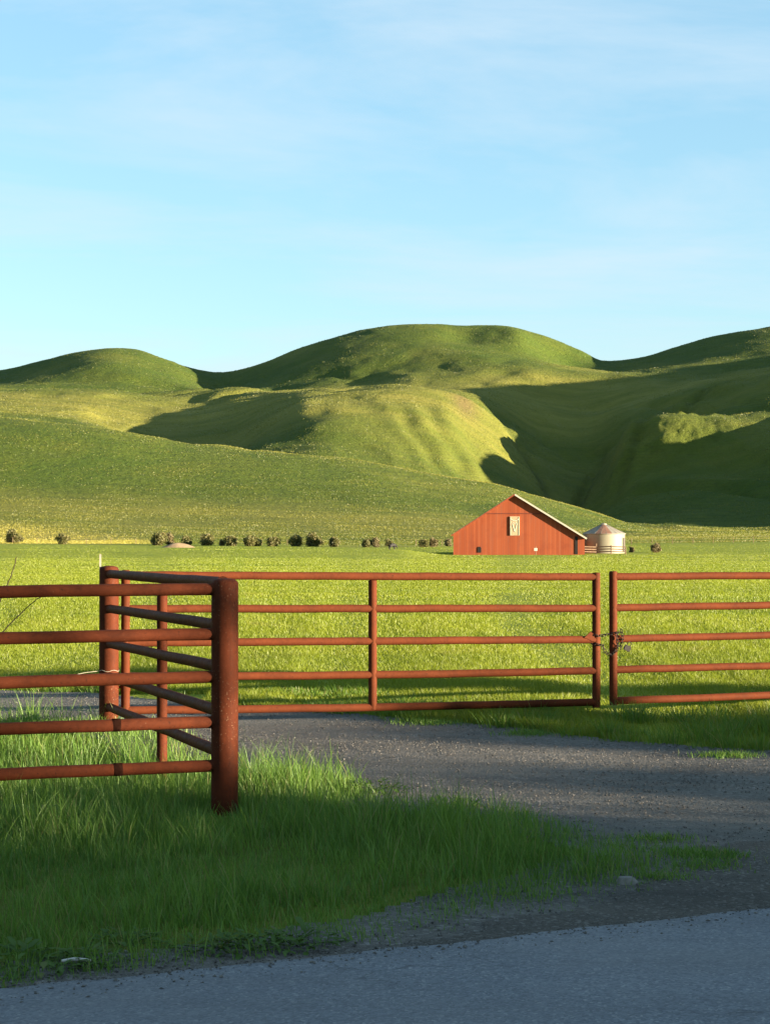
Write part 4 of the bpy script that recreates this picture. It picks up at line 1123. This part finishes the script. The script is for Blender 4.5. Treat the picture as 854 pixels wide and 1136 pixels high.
for i, (px, D, kd, s, lb) in enumerate(SHRUBS):
    x = (px - 427) / 2000 * D; z = float(ground_z(x, D)) - 0.1
    k = kinds[kd]
    if first[kd]:
        k.location = (x, D, z); k.rotation_euler = (0, 0, i * 1.7); s *= .86; k.scale = (s, s, s * .9); first[kd] = False; o = k
    else: s *= .86; o = dup(k, (x, D, z), i * 1.7, (s * random.uniform(.85, 1.15), s, s * random.uniform(.8, 1.05)))
    tag(o, lb, 'shrub', 'shrubs along the far edge of the pasture')

# tan dirt mound
x0, D0 = (197 - 427) / 2000 * 285, 285
b = MB(); seg, rg = 40, 8; vs_ = []; fs_ = []
for i in range(rg + 1):
    r_ = i / rg
    for k in range(seg):
        a = 2 * math.pi * k / seg
        hh = 0.85 * (1 - r_ ** 1.5) * (1 + .25 * math.sin(3 * a + 1) * r_)
        vs_.append((3.0 * r_ * math.cos(a) * (1 + .1 * math.sin(2 * a)), 1.6 * r_ * math.sin(a), hh - .12))
fs_ = [(i*seg + k, i*seg + (k+1) % seg, (i+1)*seg + (k+1) % seg, (i+1)*seg + k) for i in range(rg) for k in range(seg)]
b.add(vs_, fs_)
dm = b.build('dirt_mound', simple('tan_dirt', (0.36, 0.25, 0.14), .95, .2, 2, bump=.1)); dm.location = (x0, D0, float(ground_z(x0, D0)))
tag(dm, 'low tan dirt mound in the grass in front of the shrub row', 'dirt mound')

# far wire fence on wooden posts along the shrub line and the right field edge
def wire_fence(x0, y0, x1, y1, n_, label):
    f = empty('wire_fence', (x0, y0, float(ground_z(x0, y0)))); tag(f, label, 'fence')
    z0 = f.location.z; prev = None; pts = []
    for k in range(n_):
        t = k / (n_ - 1); x = x0 + (x1 - x0) * t; y = y0 + (y1 - y0) * t; z = float(ground_z(x, y)) - z0
        b = MB(); b.tube([(x - x0, y - y0, z - .2), (x - x0 + .03 * math.sin(k * 7), y - y0, z + 1.05 + .1 * math.sin(k * 3))], .045, 6); b.build('post', M_wood, f)
        pts.append((x - x0, y - y0, z))
    b = MB()
    for hz in (.4, .75, 1.05): b.tube([(p[0], p[1] + .07, p[2] + hz) for p in pts], .01, 4)
    b.build('wire', M_wood, f)
wire_fence(-78, 316, 14, 304, 22, 'wire fence on thin wooden posts behind the shrub row left of the barn')
wire_fence(37.5, 300, 80, 309, 13, 'wire fence on thin wooden posts at the far field edge right of the grain bin')

# black calf
def calf():
    x, D = (435 - 427) / 2000 * 224, 224
    t = empty('calf', (x, D, float(ground_z(x, D)) - .02), R(40)); tag(t, 'small black calf grazing far off, left of the barn', 'calf')
    me = bpy.data.meshes.new('body')
    V = [(0, 0, .62), (.35, 0, .64), (.52, 0, .60), (.68, 0, .42), (.80, 0, .22), (-.30, 0, .63), (-.42, 0, .58), (-.50, 0, .30),
         (.34, .12, .42), (.36, .13, .2), (.35, .13, 0), (.34, -.12, .42), (.30, -.13, .2), (.32, -.13, 0),
         (-.36, .12, .42), (-.43, .13, .24), (-.38, .13, 0), (-.36, -.12, .42), (-.46, -.13, .24), (-.41, -.13, 0)]
    E = [(0,1),(1,2),(2,3),(3,4),(0,5),(5,6),(6,7),(1,8),(8,9),(9,10),(1,11),(11,12),(12,13),(5,14),(14,15),(15,16),(5,17),(17,18),(18,19)]
    rad = [.21,.20,.13,.09,.06,.19,.12,.025,.075,.045,.04,.075,.045,.04,.085,.05,.04,.085,.05,.04]
    me.from_pydata(V, E, []); o = bpy.data.objects.new('body', me); col.objects.link(o); o.parent = t
    md = o.modifiers.new('skin', 'SKIN'); me.skin_vertices.new() if not me.skin_vertices else None
    for i, r_ in enumerate(rad): me.skin_vertices[0].data[i].radius = (r_, r_)
    me.skin_vertices[0].data[0].use_root = True
    o.modifiers.new('sub', 'SUBSURF').levels = 2
    o.modifiers['sub'].render_levels = 2
    me.materials.append(simple('black_hide', (.012, .010, .009), .8))
    b = MB()
    for s in (1, -1):
        b = MB(); b.box((.62, s * .11, .50), (.05, .11, .06)); b.build('ear', me.materials[0], t)
calf()

# ------------------------------------------------------------------ small foreground things
def weed(x, y, s, seed, label):
    g = np.random.default_rng(seed); n_ = 90
    a = g.uniform(0, 2 * np.pi, n_); rad = s * (0.15 + 0.85 * g.random(n_) ** .6); zz_ = s * .38 * (1.15 - (rad / s) ** 1.5) * g.uniform(.35, 1, n_)
    cx, cy = rad * np.cos(a), rad * np.sin(a) * .8
    L = s * g.uniform(.18, .34, n_); Wd = L * g.uniform(.35, .55, n_); ta = a + g.normal(0, .6, n_); up = g.uniform(-.3, .6, n_)
    dx, dy, dz = np.cos(ta), np.sin(ta), up
    px_, py_ = -np.sin(ta), np.cos(ta)
    V = np.zeros((n_, 6, 3))
    for k, (t, ww, bend) in enumerate([(0, .15, 0), (.3, .8, .05), (.3, -.8, .05), (.75, .7, 0), (.75, -.7, 0), (1.0, 0, -.15)]):
        V[:, k, 0] = cx + dx * L * t + px_ * Wd * ww * .5; V[:, k, 1] = cy + dy * L * t + py_ * Wd * ww * .5; V[:, k, 2] = zz_ + dz * L * t + bend * L
    base = (np.arange(n_) * 6)[:, None]
    q_ = base + np.array([1, 3, 4, 2]); t_ = np.concatenate([base + np.array([0, 1, 2]), base + np.array([3, 5, 4])])
    b = MB()
    r_ = empty('weed', (x, y, float(ground_z(x, y)))); tag(r_, label, 'weed', 'broadleaf weeds along the dirt edge')
    mesh_np('leaves', V.reshape(-1, 3), q_, t_, M_leaf, False, r_, {'rnd': np.repeat(g.random(n_), 6)})
    for k in range(0, n_, 9): b.tube([(0, 0, -.01), (cx[k] * .6, cy[k] * .6, zz_[k] * .7), (cx[k], cy[k], zz_[k])], .0025, 5)
    b.build('stem', M_leaf, r_)
for i, (x, y, s, lb) in enumerate([
    (-0.36, 7.33, .20, 'broad leaf weed at the right end of the low weed row on the dirt edge'),
    (-0.52, 7.25, .19, 'broad leaf weed in the middle of the low weed row on the dirt edge'),
    (-0.68, 7.26, .17, 'broad leaf weed at the left end of the low weed row on the dirt edge'),
    (-1.18, 7.02, .16, 'broad leaf weed just left of the white stick'),
    (-1.36, 6.95, .22, 'large broad leaf weed at the bottom left corner of the verge'),
    (-1.05, 7.35, .16, 'broad leaf weed in the grass above the white stick'),
    (-0.08, 11.72, .22, 'leafy weed on the drive side of the verge, first right of the near post'),
    (0.40, 11.02, .18, 'leafy weed on the drive side of the verge, second right of the near post'),
    (-2.55, 12.35, .25, 'leafy weed in the swale behind the lower rails'),
    (-1.95, 12.1, .22, 'leafy weed below the lowest rail near the coupling bands')]):
    weed(x, y, s, 900 + i, lb)
b = MB(); b.tube([(-1.235, 6.92, .03), (-1.19, 6.925, .036), (-1.14, 6.93, .032), (-1.125, 6.93, .03)], [.006, .007, .006, .004], 8)
sk = b.build('stick', simple('bleached', (.75, .72, .66), .7, .1)); tag(sk, 'short white stick lying on the dirt near the road', 'stick')
# flat stone at the verge tip
b = MB(); vs_ = [(0, 0, .024)]; seg = 14
for k in range(seg):
    a = 2 * math.pi * k / seg; r_ = random.uniform(.8, 1.1); vs_.append((.036 * r_ * math.cos(a), .03 * r_ * math.sin(a), .020))
for k in range(seg):
    a = 2 * math.pi * k / seg; r_ = random.uniform(.95, 1.2); vs_.append((.055 * r_ * math.cos(a), .042 * r_ * math.sin(a), -.01))
b.add(vs_, [(0, k + 1, (k + 1) % seg + 1) for k in range(seg)] + [(k + 1, seg + k + 1, seg + (k + 1) % seg + 1, (k + 1) % seg + 1) for k in range(seg)])
fs = b.build('flat_stone', simple('pale_stone', (.24, .225, .20), .9, .3, 30)); fs.location = (1.15, 8.62, 0.01)
tag(fs, 'flat pale stone lying on the dirt at the tip of the verge', 'stone')
